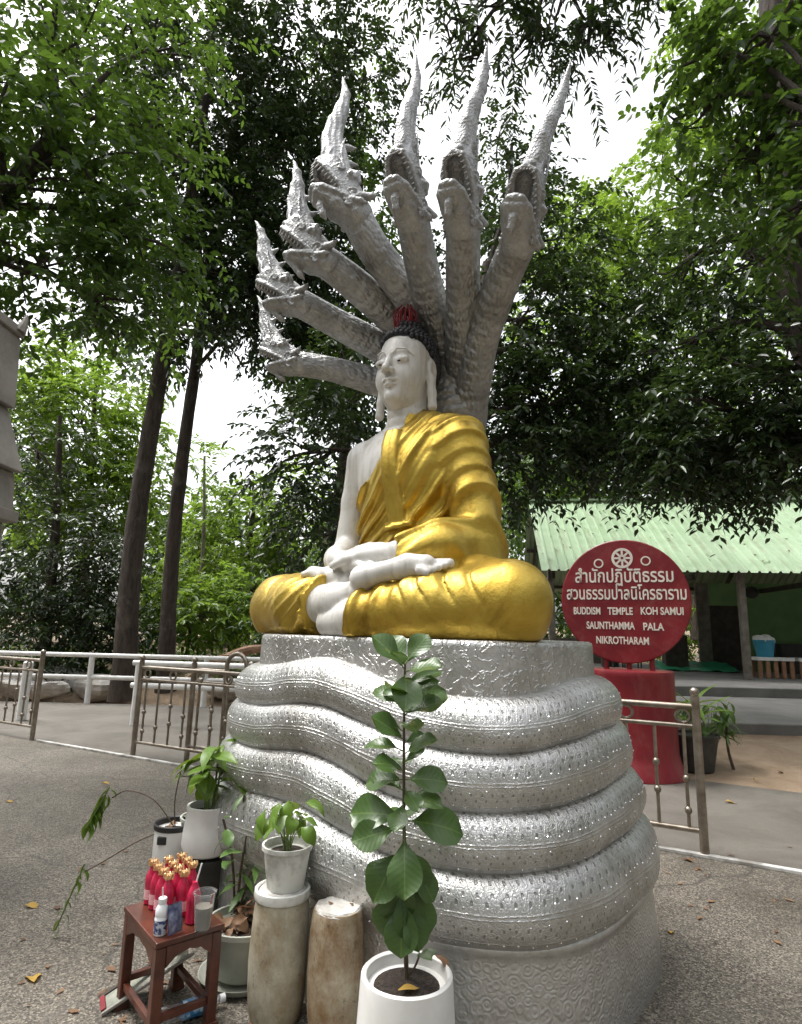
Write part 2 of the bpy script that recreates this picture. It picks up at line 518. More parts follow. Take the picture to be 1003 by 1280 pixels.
def steel_fence(name, x0, length, label, posts, off=0.0, arch=None, rings=True, seed=0):
    base = np.array([x0, fy(x0), 0]) + FNR * off
    t = empty(name, base, math.atan2(FD[1], FD[0]), label, 'fence')
    for x in posts:
        MB().tube([(x, 0, 0), (x, 0, 1.12)], 0.032, 14).ball((x, 0, 1.15), 0.036, 12, 7).build('post', M['steel'], t, True)
    segs = [(0, length)] if arch is None else [(0, arch[0]), (arch[1], length)]
    for s0, s1 in segs:
        if s1 - s0 < .05: continue
        for z, r in ((1.04, 0.024), (0.9, 0.017), (0.17, 0.019)):
            MB().tube([(s0, 0, z), (s1, 0, z)], r, 10).build('rail', M['steel'], t, True)
    if arch:
        a0, a1 = arch; c = (a0 + a1) / 2; rr = (a1 - a0) / 2
        pts = [(a0, 0, 0.05), (a0, 0, 1.1)] + [(c - rr * math.cos(w), 0, 1.1 + rr * math.sin(w)) for w in np.linspace(0.2, math.pi - 0.2, 9)] + [(a1, 0, 1.1), (a1, 0, 0.05)]
        MB().tube(pts, 0.026, 10).build('arch', M['steel'], t, True)
        for z in (0.9, 0.17): MB().tube([(a0, 0, z), (a1, 0, z)], 0.016, 8).build('rail', M['steel'], t, True)
        MB().tube(ring_pts((c, 0, 0.6), 0.1, (1, 0, 0), 22), 0.012, 7, closed=True).build('ring', M['steel'], t, True)
    n = max(1, int(length / 0.2))
    for i in range(n):
        x = (i + 0.55) * length / n
        if any(abs(x - p) < .05 for p in posts): continue
        o = link('baluster', BAL[(i + seed) % 3], None, t); o.location = (x, 0, 0)
        if rings and i % 2 == 0:
            o = link('ring', ringm, None, t); o.location = (x, 0, 0.97)
    return t
L0 = 3.6
steel_fence('steel_fence', -4.88 - L0 * FD[0], L0 + .0, 'steel fence section with end post at the left edge of the yard', [0.1, L0], 0.0)
steel_fence('sliding_gate', -3.168, 1.75, 'steel sliding gate section with ball-topped post beside the white ground track', [0.0, 1.75], 0.04, arch=None, seed=1)
steel_fence('arched_gate', -3.168 + .62, 2.1, 'steel gate leaf with arched tube top standing behind the sliding gate', [0.0], 0.22, arch=(0.52, 0.82), seed=2)
steel_fence('steel_fence', 1.0, (2.265 - 1.0) / FD[0], 'short steel fence section between the coiled statue base and the red sign pedestal', [(2.265 - 1.0) / FD[0]], 0.0, seed=1)

# ------------------------------------------------------------------ white pipe railings
def white_railing(p0, p1, h, hs, nposts, label):
    p0, p1 = np.array(p0, float), np.array(p1, float)
    L = np.linalg.norm(p1 - p0); a = math.atan2(p1[1] - p0[1], p1[0] - p0[0])
    t = empty('white_railing', p0, a, label, 'railing')
    for i in range(nposts):
        x = L * i / (nposts - 1)
        MB().tube([(x, 0, -0.02), (x, 0, h - 0.03)], 0.055, 12).build('post', M['white_paint'], t, True)
    for z in hs: MB().tube([(-.1, 0, z), (L + .1, 0, z)], 0.045, 10).build('rail', M['white_paint'], t, True)
white_railing((-13.1, 12.75, 0), (-1.5, 12.5, 0), 0.93, (0.93, 0.5), 6, 'long white pipe railing at the far edge of the paving')
white_railing((-4.15, 10.1, 0), (-0.5, 9.6, 0), 0.95, (0.95, 0.6), 3, 'short white pipe railing behind the arched gate')
o = MB().tube([(-6.05, 10.3, 0), (-6.05, 10.3, 0.9)], 0.075, 14).ball((-6.05, 10.3, 0.9), (0.075, 0.075, 0.03), 14, 6).build('white_bollard', M['white_paint'], None, True)
tag(o, 'stout white post behind the steel fence at far left', 'post')

# pale boulders and fallen logs on the bank behind the railing
rng = np.random.default_rng(11)
def boulder_mesh(seed):
    r2 = np.random.default_rng(seed)
    b = MB().ball((0, 0, 0), 1.0, 14, 9)
    V = np.array(b.v)
    for _ in range(9):
        d = r2.normal(size=3); d /= np.linalg.norm(d)
        h = V @ d; c = r2.uniform(.45, .8)
        V = V - np.where(h > c, h - c, 0)[:, None] * d * 0.85
    b.v = [tuple(p) for p in V]
    me = b.mesh('boulder', False); me.materials.append(M['rock'])
    return me
BM = [boulder_mesh(i) for i in range(4)]
places = [(-8.6, 14.2, .55, 'boulder at the far left behind the white railing'), (-7.6, 13.8, .42, 'pale boulder left of the thick tree trunk'), (-6.9, 14.6, .6, 'pale flat boulder beside the thick tree trunk'),
          (-9.4, 13.6, .5, 'pale boulder near the left edge of the picture'), (-4.0, 14.6, .45, 'boulder right of the two tree trunks'), (-3.2, 15.4, .6, 'large boulder on the bank behind the arched gate'), (-2.5, 14.4, .4, 'small boulder on the bank next to the statue base'),
          (-8.1, 15.4, .7, 'large pale boulder behind the left railing')]
for i, (x, y, s, lab) in enumerate(places):
    o = link('boulder', BM[i % 4]); o.location = (x, y, s * .25); o.scale = (s * 1.3, s, s * .6); o.rotation_euler = (0, 0, i * 1.7)
    tag(o, lab, 'boulder', 'boulders on the bank')
M['log_bark'] = simple('dead_branch_bark', (0.16, 0.09, 0.055), (0.30, 0.19, 0.12), 0.9, scale=8, bump=0.5, bscale=20, bdist=0.02)
for i, (a, b, r, lab) in enumerate((((-4.6, 15.2, .55), (-3.0, 15.9, 1.05), .14, 'bent brown fallen log on the bank'), ((-3.5, 14.8, .5), (-1.9, 15.5, .95), .16, 'thick reddish fallen log on the bank'), ((-4.9, 14.6, .3), (-3.8, 15.0, .9), .08, 'thin leaning branch on the bank'))):
    m_ = (np.array(a) + b) / 2 + np.array((0, 0, .18))
    tag(MB().tube(spline([a, m_, b], 10), [r * (1 - .04 * k) for k in range(10)], 9).build('fallen_log', M['log_bark'], None, True), lab, 'log', 'fallen logs')

# ------------------------------------------------------------------ grey shrine pillar at the left edge
SPX, SPY = -3.6, 4.05
sp = empty('shrine_pillar', (SPX, SPY, 0), 0, 'grey cement shrine pillar with stepped capital at the left picture edge', 'pillar')
MB().box((0, 0, 1.0), (.62, .62, 2.0)).build('shaft', M['shrine'], sp, bevel=.015)
for i, (nm, y0, y1, px0, px1) in enumerate((('lower_moulding', 702, 655, 2, 6), ('base_lip', 655, 640, 24, 26), ('neck', 640, 592, 18, 20), ('sloping_cornice', 592, 512, 30, 12), ('upper_block', 512, 424, 20, 27), ('cap', 424, 412, 31, 32))):
    a, b = at(px0, y0, 4.55), at(px1, y1, 4.55)
    w0, w1 = a[0] - SPX, b[0] - SPX
    q = MB().box((0, 0, (a[2] + b[2]) / 2), (2 * w0, .98 + .004 * i, b[2] - a[2] - .003))
    q.v = [(x * (w1 / w0) if z > (a[2] + b[2]) / 2 else x, y, z) for x, y, z in q.v]
    q.build(nm, M['shrine'], sp, bevel=.01)
c_ = at(26, 412, 4.5)
MB().tube(spline([(c_[0] - SPX, .44, c_[2] - .02), (c_[0] - SPX + .02, .45, c_[2] + .05), (c_[0] - SPX + .03, .46, c_[2] + .13)], 8), list(np.linspace(.05, .008, 8)), 8).build('corner_finial', M['shrine'], sp, True)

# ------------------------------------------------------------------ pavilion
PO = at(676, 707, 16.5); PA = R(-8)
pav = empty('pavilion', (PO[0], PO[1], 0.55), PA, 'open pavilion with pale green sheet metal roof and green back wall', 'pavilion')
EZ = PO[2] - 0.55; RUN = 4.15; RISE = RUN * math.tan(R(32.5)); PL = 13.5
# roof sheets: ribbed metal, one object per sheet
def sheet_mesh(w, s):
    prof = []
    nrib = 3
    for i in range(nrib):
        x = i * w / nrib
        prof += [(x, 0), (x + w / nrib * .62, 0), (x + w / nrib * .72, .045), (x + w / nrib * .88, .045), (x + w / nrib * .98, 0)]
    prof.append((w - .001, 0))
    V = [(x, y, z + h) for y, z in ((-.25, -.25 * RISE / RUN), (RUN, RISE)) for x, h in prof]
    n = len(prof)
    me = bpy.data.meshes.new('roof_sheet'); me.from_pydata([(x, y * s if s > 0 else 2 * RUN - y, z) for x, y, z in V], [], [(i, i + 1, n + i + 1, n + i) for i in range(n - 1)]); me.update()
    me.materials.append(M['roof'])
    return me
sw = .75
front, back = sheet_mesh(sw, 1), sheet_mesh(sw, -1)
for i in range(int(PL / sw)):
    for me_ in (front, back):
        o = link('roof_sheet', me_, None, pav); o.location = (i * sw, 0, EZ + .0)
MB().bar((0, RUN, EZ + RISE + .06), (PL, RUN, EZ + RISE + .06), .3, .06).build('ridge_cap', M['roof'], pav)
for y in (.05, RUN * .33, RUN * .66, RUN, RUN * 1.5, RUN * 1.95):
    z = EZ + RISE * (y / RUN if y <= RUN else 2 - y / RUN)
    MB().bar((0.05, y, z - .1), (PL, y, z - .1), .07, .12).build('purlin', M['dark_wood'], pav)
for x in (0.35, 3.95, 7.6, 11.2):
    MB().bar((x, 0, EZ - .12), (x, RUN, EZ + RISE - .2), .08, .14).build('rafter', M['dark_wood'], pav)
    MB().bar((x, 2 * RUN, EZ - .12), (x, RUN, EZ + RISE - .2), .08, .14).build('rafter', M['dark_wood'], pav)
    MB().bar((x, 0.1, EZ - .25), (x, 2 * RUN, EZ - .25), .09, .14).build('tie_beam', M['dark_wood'], pav)
for x, y in ((0.3, 0.35), (5.2, 0.35), (9.6, 0.35), (0.3, RUN * 2 - .3), (3.0, RUN * 2 - .3)):
    MB().box((x, y, (EZ - .05) / 2), (.17, .17, EZ - .05)).build('post', M['post'], pav, bevel=.01)
# back wall (green) with a dark doorway, starting right of the middle
wl = 5.55
MB().box((wl + .2, 5.0, EZ / 2), (.4, .12, EZ)).build('wall_pier', M['post'], pav)
MB().box((wl + .4 + .55, 5.0, (EZ + 2.1) / 2 + .0), (1.1, .12, EZ - 2.1)).build('wall', M['green_wall'], pav)
MB().box((wl + 1.5 + 3.3, 5.0, EZ / 2), (6.6, .12, EZ)).build('wall', M['green_wall'], pav)
MB().box((wl + .4 + .55, 5.08, 1.05), (1.06, .05, 2.1)).build('door', M['dark_wood'], pav)
MB().box((PL - .5, 2.7, EZ / 2), (.12, 4.6, EZ)).build('side_wall', M['green_wall'], pav)
MB().lathe([(.0, 0), (.2, .0), (.2, .06), (.0, .07)], n=20).build('wall_fan', M['black'], pav, True).matrix_local = Matrix.Translation((wl + 1.75, 4.93, 2.55)) @ Matrix.Rotation(R(90), 4, 'X')
MB().box((1.7, 8.0, .45), (2.6, .1, .9)).build('low_wall', M['post'], pav)
PT = Matrix.Translation((PO[0], PO[1], 0.55)) @ Matrix.Rotation(PA, 4, 'Z')
def pv(x, y, z=0.0): return tuple(PT @ Vector((x, y, z)))
# benches with pale tops, bucket, tarp, dark chairs
for i, (x, lab) in enumerate(((6.3, 'low wooden crate bench under the blue bucket in the pavilion'), (7.35, 'low wooden crate bench at the right picture edge in the pavilion'))):
    t = empty('crate_bench', pv(x, 1.55), PA, lab, 'bench', 'crate benches')
    MB().box((0, 0, .5), (.95, .6, .09)).build('top', M['white_paint'], t, bevel=.01)
    for k in range(5): MB().box((-.4 + k * .2, -.24, .225), (.1, .06, .45)).build('slat', M['brown_wood'], t, bevel=.006)
    for k in (-.4, .4): MB().box((k, .24, .225), (.09, .06, .45)).build('leg', M['brown_wood'], t)
t = empty('bucket', pv(6.15, 1.55, .547), 0, 'blue plastic bucket on a crate bench in the pavilion', 'bucket')
MB().lathe([(.2, 0), (.27, .42), (.285, .43), (.285, .46), (.255, .46), (.19, .03)], n=24, cap1=True).build('body', M['blue_plastic'], t, True)
clo = MB().ball((0, 0, 0), (.27, .27, .12), 16, 9); cv_ = np.array(clo.v); cv_ += .03 * np.sin(cv_[:, [1, 2, 0]] * 31); clo.v = [tuple(p) for p in cv_]
tag(clo.build('cloth_bundle', M['white_paint'], None, True), 'crumpled pale cloth lying in the blue bucket', 'cloth').location = pv(6.15, 1.55, 1.02)
V = [(x, y, .012 + .05 * math.sin(x * 5 + y * 3) ** 2 + .25 * max(0, y - .5)) for x in np.linspace(0, 2.4, 13) for y in np.linspace(0, 1.4, 8)]
ix = np.arange(len(V)).reshape(13, 8)
o = tag(link('green_tarp', np_mesh('green_tarp', V, np.stack([ix[:-1, :-1], ix[1:, :-1], ix[1:, 1:], ix[:-1, 1:]], -1).reshape(-1, 4)), M['green_tarp']), 'green tarpaulin spread on the pavilion floor behind the post', 'tarpaulin')
o.location = pv(3.9, 3.4); o.rotation_euler = (0, 0, PA)
def chair(loc, rz, lab):
    t = empty('plastic_chair', loc, rz, lab, 'chair', 'dark chairs in the pavilion')
    MB().box((0, 0, .43), (.46, .44, .04)).build('seat', M['black'], t, bevel=.01)
    MB().box((0, .22, .7), (.44, .03, .46)).build('backrest', M['black'], t, bevel=.01)
    for x in (-.2, .2):
        for y in (-.19, .2): MB().box((x, y, .205), (.035, .035, .41)).build('leg', M['black'], t)
chair(pv(2.3, 2.6), .5, 'dark chair in the pavilion half hidden by the round sign')
chair(pv(3.1, 3.6), -.6, 'dark chair in the pavilion in front of the daylit opening')
chair(pv(7.0, 3.4), 2.6, 'dark chair against the green wall behind the bucket')
chair(pv(7.9, 3.2), 3.4, 'dark chair against the green wall at the right picture edge')
for i, (x, y, w, d, h, mt, lab) in enumerate(((1.2, 3.2, .9, .5, .8, 'dark_wood', 'dark cupboard behind the round sign'), (2.7, 5.2, .5, .5, .55, 'black', 'black crate near the daylit opening'), (4.6, 4.4, .7, .45, 1.1, 'dark_wood', 'dark cabinet next to the doorway'), (8.3, 4.4, 1.2, .5, .9, 'black', 'black stacked goods under the wall fan'))):
    t = empty('cabinet', pv(x, y), PA, lab, 'cabinet', 'cabinets in the pavilion')
    MB().box((0, 0, h / 2), (w, d, h)).build('carcass', M[mt], t, bevel=.015)
    for k in (-1, 1): MB().box((k * w * .245, -d / 2 - .008, h * .5), (w * .46, .014, h * .86)).build('door', M[mt], t, bevel=.004)
t = empty('floor_step', pv(3.6, -1.15, -.2), PA, 'dark timber step along the pavilion floor edge', 'step')
MB().box((1.0, 0, .06), (5.4, .5, .16)).build('tread', M['dark_wood'], t, bevel=.01)

# ------------------------------------------------------------------ round red temple sign
sg = empty('temple_sign', (2.80, 7.55, 0), R(-24), 'round red temple sign with Thai and English lettering on a red drum', 'sign')
MB().lathe([(.58, 0), (.575, .03), (.52, .16), (.50, .25), (.495, 1.10), (.50, 1.13), (.49, 1.16), (.0, 1.17)], n=48, cap1=False).build('pedestal', M['red'], sg, True)
for x in (-.26, 0, .26): MB().tube([(x, 0, 1.16), (x, 0, 1.36)], .032, 12).build('support_post', M['red'], sg, True)
SZ, SR = 1.985, .75
n = 64
dv = MB()
prof = [(0, -.075), (SR - .012, -.075), (SR, -.063), (SR, .063), (SR - .012, .075), (0, .075)]
dv.lathe(prof, n=n, cap0=False, cap1=False)
disc = dv.build('sign_disc', M['red'], sg, True)
disc.matrix_local = Matrix.Translation((-.02, 0, SZ)) @ Matrix.Rotation(R(90), 4, 'X')
font = None
def letters(txt, size, x, z, width, name='lettering', bold=0.0):
    cu = bpy.data.curves.new(name, 'FONT'); cu.body = txt; cu.size = size; cu.align_x = 'CENTER'; cu.extrude = .004; cu.offset = bold
    tmp = bpy.data.objects.new('tmp', cu); COL.objects.link(tmp)
    dg = bpy.context.evaluated_depsgraph_get(); dg.update()
    me = bpy.data.meshes.new_from_object(tmp.evaluated_get(dg))
    bpy.data.objects.remove(tmp)
    xs = [v.co.x for v in me.vertices]
    k = width / (max(xs) - min(xs)) if xs else 1
    c0 = (max(xs) + min(xs)) / 2
    for v in me.vertices: v.co.x = (v.co.x - c0) * k
    me.materials.clear(); me.materials.append(M['lettering'])
    o = link(name, me, None, sg)
    o.matrix_local = Matrix.Translation((x, -.079, z)) @ Matrix.Rotation(R(90), 4, 'X')
    return o
letters('สำนักปฏิบัติธรรม', .225, -.02, SZ + .225, 1.14, bold=.003)
letters('สวนธรรมป่าลนิโครธาราม', .215, -.01, SZ + .015, 1.38, bold=.003)
for tx, x, z, w in (('BUDDISM', -.46, -.17, .32), ('TEMPLE', -.07, -.17, .29), ('KOH SAMUI', .40, -.165, .47), ('SAUNTHAMMA', -.19, -.345, .56), ('PALA', .30, -.35, .23), ('NIKROTHARAM', -.06, -.52, .60)):
    letters(tx, .122, x, SZ + z, w, bold=.003)
def flat_ring(r0, r1, nn=32):
    b = MB()
    b.lathe([(r0, 0), (r0, .006), (r1, .006), (r1, 0)], n=nn, cap0=False, cap1=False)
    return b
wheel = flat_ring(.095, .125)
for k in range(8):
    a = k * math.pi / 4
    wheel.bar((.03 * math.cos(a), .03 * math.sin(a), .003), (.1 * math.cos(a), .1 * math.sin(a), .003), .024, .006)
wheel.lathe([(.018, 0), (.018, .006), (.045, .006), (.045, 0)], n=20, cap0=False, cap1=False)
for b_, x, z, nm in ((wheel, -.02, .52, 'wheel_emblem'), (flat_ring(.042, .058), -.30, .46, 'ring_emblem'), (flat_ring(.042, .058), .25, .48, 'ring_emblem')):
    o = b_.build(nm, M['lettering'], sg)
    o.matrix_local = Matrix.Translation((x, -.0755, SZ + z)) @ Matrix.Rotation(R(90), 4, 'X')
# ------------------------------------------------------------------ statue materials
def mat_silver(name, kind):
    m, nt, b = new_mat(name); g = NT(nt)
    co = g.coord('Object')
    dirt = g.noise(2.2, 8, 0.68, co, 0.4)
    fine = g.noise(30, 5, 0.7, co)
    if kind in ('stone', 'head'):
        base = g.ramp(dirt, [(0.30, (0.22, 0.22, 0.215)), (0.48, (0.37, 0.372, 0.37)), (0.68, (0.52, 0.525, 0.53))])
    else:
        base = g.ramp(dirt, [(0.28, (0.38, 0.365, 0.33)), (0.48, (0.60, 0.595, 0.58)), (0.7, (0.71, 0.71, 0.705))])
    base = g.mix(0.35, base, g.ramp(fine, [(0.3, (0.4, 0.38, 0.34)), (0.6, (1, 1, 1))]), 'MULTIPLY')
    b.inputs['Metallic'].default_value = 0.55 if kind in ('stone', 'head') else 0.85
    b.inputs['Roughness'].default_value = 0.42 if kind in ('stone', 'head') else 0.33
    if kind in ('coil', 'stone', 'base'):
        uv0 = g.n('ShaderNodeUVMap').outputs[0]
        nz_ = g.n('ShaderNodeTexNoise', Scale=9.0, Detail=2.0); g.l(uv0, nz_.inputs['Vector'])
        vm_ = g.n('ShaderNodeVectorMath', operation='MULTIPLY_ADD'); g.l(nz_.outputs['Color'], vm_.inputs[0]); vm_.inputs[1].default_value = (.012, .02, 0); g.l(uv0, vm_.inputs[2]); uv = vm_.outputs[0]
        sep = g.n('ShaderNodeSeparateXYZ'); g.l(uv, sep.inputs[0])
        u, v = sep.outputs[0], sep.outputs[1]
    if kind == 'coil':
        # embossed bands: lotus-petal arches with dots above, fine scrollwork below
        def band(v0, v1, freq, shift):
            s = g.math('FRACT', g.math('ADD', g.math('MULTIPLY', u, freq), shift))
            p = g.math('ABSOLUTE', g.math('SUBTRACT', g.math('MULTIPLY', s, 2.0), 1.0))
            q = g.math('DIVIDE', g.math('SUBTRACT', v, v0), v1 - v0)
            inb = g.math('MULTIPLY', g.math('GREATER_THAN', q, 0.0), g.math('LESS_THAN', q, 1.0))
            arch = g.math('ABSOLUTE', g.math('SUBTRACT', g.math('POWER', p, 1.7), q))
            line = g.math('SUBTRACT', 1.0, g.math('SMOOTHSTEP', arch, 0.03, 0.13)) if False else g.math('MAXIMUM', g.math('SUBTRACT', 1.0, g.math('MULTIPLY', arch, 9.0)), 0.0)
            # ribs inside each petal
            rib = g.math('MAXIMUM', g.math('SUBTRACT', 1.0, g.math('MULTIPLY', g.math('ABSOLUTE', g.math('SUBTRACT', g.math('POWER', p, 0.8), g.math('MULTIPLY', q, 0.55))), 10.0)), 0.0)
            # dots
            def dot(pc, qc, r):
                dx = g.math('SUBTRACT', p, pc); dy = g.math('MULTIPLY', g.math('SUBTRACT', q, qc), 1.15)
                d = g.math('SQRT', g.math('ADD', g.math('MULTIPLY', dx, dx), g.math('MULTIPLY', dy, dy)))
                return g.math('MINIMUM', g.math('MAXIMUM', g.math('MULTIPLY', g.math('SUBTRACT', 1.0, g.math('DIVIDE', d, r)), 2.4), 0.0), 1.0)
            h = g.math('ADD', g.math('MULTIPLY', line, 0.5), g.math('MULTIPLY', rib, 0.3))
            hole = g.math('ADD', dot(0.05, 0.62, 0.17), dot(0.92, 0.22, 0.15))
            return g.math('MULTIPLY', h, inb), g.math('MULTIPLY', hole, inb)
        h1, d1 = band(0.15, 0.325, 21.0, 0.0)
        h3, d3 = band(0.325, 0.50, 21.0, 0.5)
        h1 = g.math('ADD', h1, h3); d1 = g.math('ADD', d1, d3)
        h2, d2 = band(0.60, 0.74, 26.0, 0.3)
        gro = None
        for vv in (0.14, 0.515, 0.55, 0.76):
            e = g.math('MAXIMUM', g.math('SUBTRACT', 1.0, g.math('MULTIPLY', g.math('ABSOLUTE', g.math('SUBTRACT', v, vv)), 90.0)), 0.0)
            gro = e if gro is None else g.math('ADD', gro, e)
        sc = g.n('ShaderNodeTexVoronoi', Scale=1.0, feature='DISTANCE_TO_EDGE')
        mp = g.n('ShaderNodeMapping'); mp.inputs['Scale'].default_value = (70, 30, 1); g.l(uv, mp.inputs[0]); g.l(mp.outputs[0], sc.inputs['Vector'])
        scr = g.math('MINIMUM', sc.outputs['Distance'], 0.16)
        low = g.math('MULTIPLY', g.math('ADD', g.math('MULTIPLY', g.math('GREATER_THAN', v, 0.5), 0.35), 0.65), scr)
        H = g.math('ADD', g.math('ADD', h1, g.math('MULTIPLY', h2, 0.7)), g.math('MULTIPLY', gro, 0.8))
        H = g.math('SUBTRACT', H, g.math('MULTIPLY', g.math('ADD', d1, g.math('MULTIPLY', d2, .6)), 1.3))
        H = g.math('ADD', H, g.math('MULTIPLY', low, 3.0))
        base = g.mix(g.math('MINIMUM', g.math('MULTIPLY', g.math('ADD', d1, g.math('MULTIPLY', d2, .5)), 1.1), 0.6), base, (0.15, 0.145, 0.135))
        H = g.math('MULTIPLY', H, g.ramp(g.noise(5.0, 4, 0.6, co), [(0.3, (0.35, 0.35, 0.35)), (0.6, (1, 1, 1))]))
        n1 = g.bump(H, 0.75, 0.0034, None)
        g.bump(g.noise(70, 4, 0.7, co), 0.4, 0.006, b, n1)
    elif kind == 'stone':
        mp = g.n('ShaderNodeMapping'); mp.inputs['Scale'].default_value = (26, 26, 1); g.l(uv, mp.inputs[0])
        sc = g.n('ShaderNodeTexVoronoi', Scale=1.0); g.l(mp.outputs[0], sc.inputs['Vector'])
        n1 = g.bump(sc.outputs['Distance'], 0.8, 0.014, None)
        g.bump(g.noise(50, 5, 0.7, co), 0.5, 0.006, b, n1)
    elif kind == 'base':
        mp = g.n('ShaderNodeMapping'); mp.inputs['Scale'].default_value = (32, 15, 1); g.l(uv, mp.inputs[0])
        sc = g.n('ShaderNodeTexVoronoi', Scale=1.0); g.l(mp.outputs[0], sc.inputs['Vector'])
        rg = g.math('SINE', g.math('MULTIPLY', sc.outputs['Distance'], 16.0))
        msk = g.math('GREATER_THAN', v, 0.34)
        n1 = g.bump(g.math('MULTIPLY', rg, msk), 0.32, 0.0026, None)
        g.bump(g.noise(60, 5, 0.7, co), 0.45, 0.005, b, n1)
    elif kind == 'plinth':
        w = g.n('ShaderNodeTexWave', Scale=5.0, Distortion=18.0, Detail=3.0); w.inputs['Detail Scale'].default_value = 2.2; g.l(co, w.inputs['Vector'])
        n1 = g.bump(g.math('POWER', w.outputs['Fac'], 9.0), 0.6, 0.006, None)
        g.bump(g.noise(60, 5, 0.7, co), 0.6, 0.006, b, n1)
    else:
        sc = g.n('ShaderNodeTexVoronoi', Scale=55.0); g.l(co, sc.inputs['Vector'])
        n1 = g.bump(sc.outputs['Distance'], 0.55, 0.008, None)
        g.bump(g.noise(70, 5, 0.7, co), 0.45, 0.005, b, n1)
    g.l(base, b.inputs['Base Color'])
    return m
M['coil'] = mat_silver('silver_embossed', 'coil')
M['base'] = mat_silver('silver_embossed_base', 'base')
M['plinth'] = mat_silver('silver_scratched', 'plinth')
M['naga'] = mat_silver('weathered_silver_scales', 'stone')
M['naga_head'] = mat_silver('weathered_silver_carving', 'head')
M['stud'] = simple('mirror_stud', (0.9, 0.9, 0.9), (0.8, 0.8, 0.8), 0.12, 1.0, bump=0)
m_, nt_, b_ = new_mat('gold_paint'); g_ = NT(nt_); co_ = g_.coord('Object')
gold_c = g_.ramp(g_.noise(3.0, 8, 0.7, co_, 0.6), [(0.3, (0.27, 0.165, 0.026)), (0.44, (0.50, 0.335, 0.052)), (0.7, (0.66, 0.48, 0.10))])
geo_ = g_.n('ShaderNodeNewGeometry')
g_.l(gold_c, b_.inputs['Base Color'])
b_.inputs['Metallic'].default_value = 0.78; b_.inputs['Roughness'].default_value = 0.36
n1_ = g_.bump(g_.noise(22, 6, 0.65, co_), 0.35, 0.012, None); g_.bump(g_.noise(120, 3, 0.6, co_), 0.3, 0.003, b_, n1_)
M['gold'] = m_
m_, nt_, b_ = new_mat('white_gloss_paint'); g_ = NT(nt_); co_ = g_.coord('Object')
c_ = g_.ramp(g_.noise(3.5, 8, 0.7, co_, 0.5), [(0.28, (0.42, 0.395, 0.35)), (0.45, (0.62, 0.605, 0.57)), (0.7, (0.72, 0.71, 0.69))])
mp_ = g_.n('ShaderNodeMapping'); mp_.inputs['Scale'].default_value = (14, 14, 1.6); g_.l(co_, mp_.inputs[0])
c_ = g_.mix(g_.ramp(g_.noise(1.0, 6, 0.7, mp_.outputs[0], 0.3), [(0.48, (0, 0, 0)), (0.70, (0.65, 0.65, 0.65))]), c_, (0.34, 0.31, 0.255))
g_.l(c_, b_.inputs['Base Color']); b_.inputs['Roughness'].default_value = 0.42
g_.bump(g_.noise(16, 6, 0.65, co_), 0.3, 0.008, b_)
M['skin'] = m_
M['hair'] = simple('black_hair_paint', (0.010, 0.010, 0.013), (0.022, 0.022, 0.026), 0.5, bump=0.1)
M['eye'] = simple('eye_black', (0.012, 0.010, 0.010), (0.02, 0.02, 0.02), 0.3, bump=0)
M['teeth'] = simple('weathered_teeth', (0.36, 0.35, 0.33), (0.5, 0.49, 0.47), 0.6, bump=0.1)
M['garland'] = simple('red_thread', (0.11, 0.005, 0.010), (0.24, 0.012, 0.02), 0.6, bump=0)

# ------------------------------------------------------------------ coiled naga throne
SX, SY, SROT = 0.126, 3.698, -0.687
throne = empty('naga_throne', (SX, SY, 0), SROT, 'silver seven-headed serpent throne with four embossed coils', 'statue')
RA, RB, RN = 1.011, 0.742, 3.0
def plan(phi, s):
    c, q = np.cos(phi), np.sin(phi)
    return s * (np.abs(c / RA) ** RN + np.abs(q / RB) ** RN) ** (-1 / RN)
deg = np.array([0, 40, 90, 140, 180, 210, 225, 240, 255, 270, 285, 300, 315, 330, 345, 360])
WZ = np.array([
    [1.335, 1.33, 1.33, 1.33, 1.337, 1.333, 1.331, 1.353, 1.394, 1.408, 1.365, 1.306, 1.268, 1.263, 1.294, 1.335],
    [1.107, 1.12, 1.12, 1.13, 1.140, 1.136, 1.132, 1.137, 1.173, 1.195, 1.156, 1.095, 1.054, 1.056, 1.088, 1.107],
    [0.870, 0.90, 0.91, 0.92, 0.935, 0.930, 0.926, 0.924, 0.958, 0.972, 0.927, 0.855, 0.828, 0.836, 0.853, 0.870],
    [0.652, 0.68, 0.70, 0.71, 0.714, 0.716, 0.718, 0.722, 0.735, 0.736, 0.689, 0.635, 0.615, 0.630, 0.650, 0.652],
    [0.388, 0.39, 0.40, 0.40, 0.405, 0.405, 0.405, 0.405, 0.405, 0.403, 0.396, 0.388, 0.382, 0.380, 0.380, 0.388]])
SC = [0.958, 1.037, 1.07, 1.115, 1.174]
NPH = 360
PH = np.linspace(0, 2 * np.pi, NPH, endpoint=False)
def wave(k):
    z = np.interp(np.degrees(PH), deg, WZ[k])
    ker = np.hanning(25); ker /= ker.sum()
    return np.convolve(np.concatenate([z[-12:], z, z[:12]]), ker, 'valid')
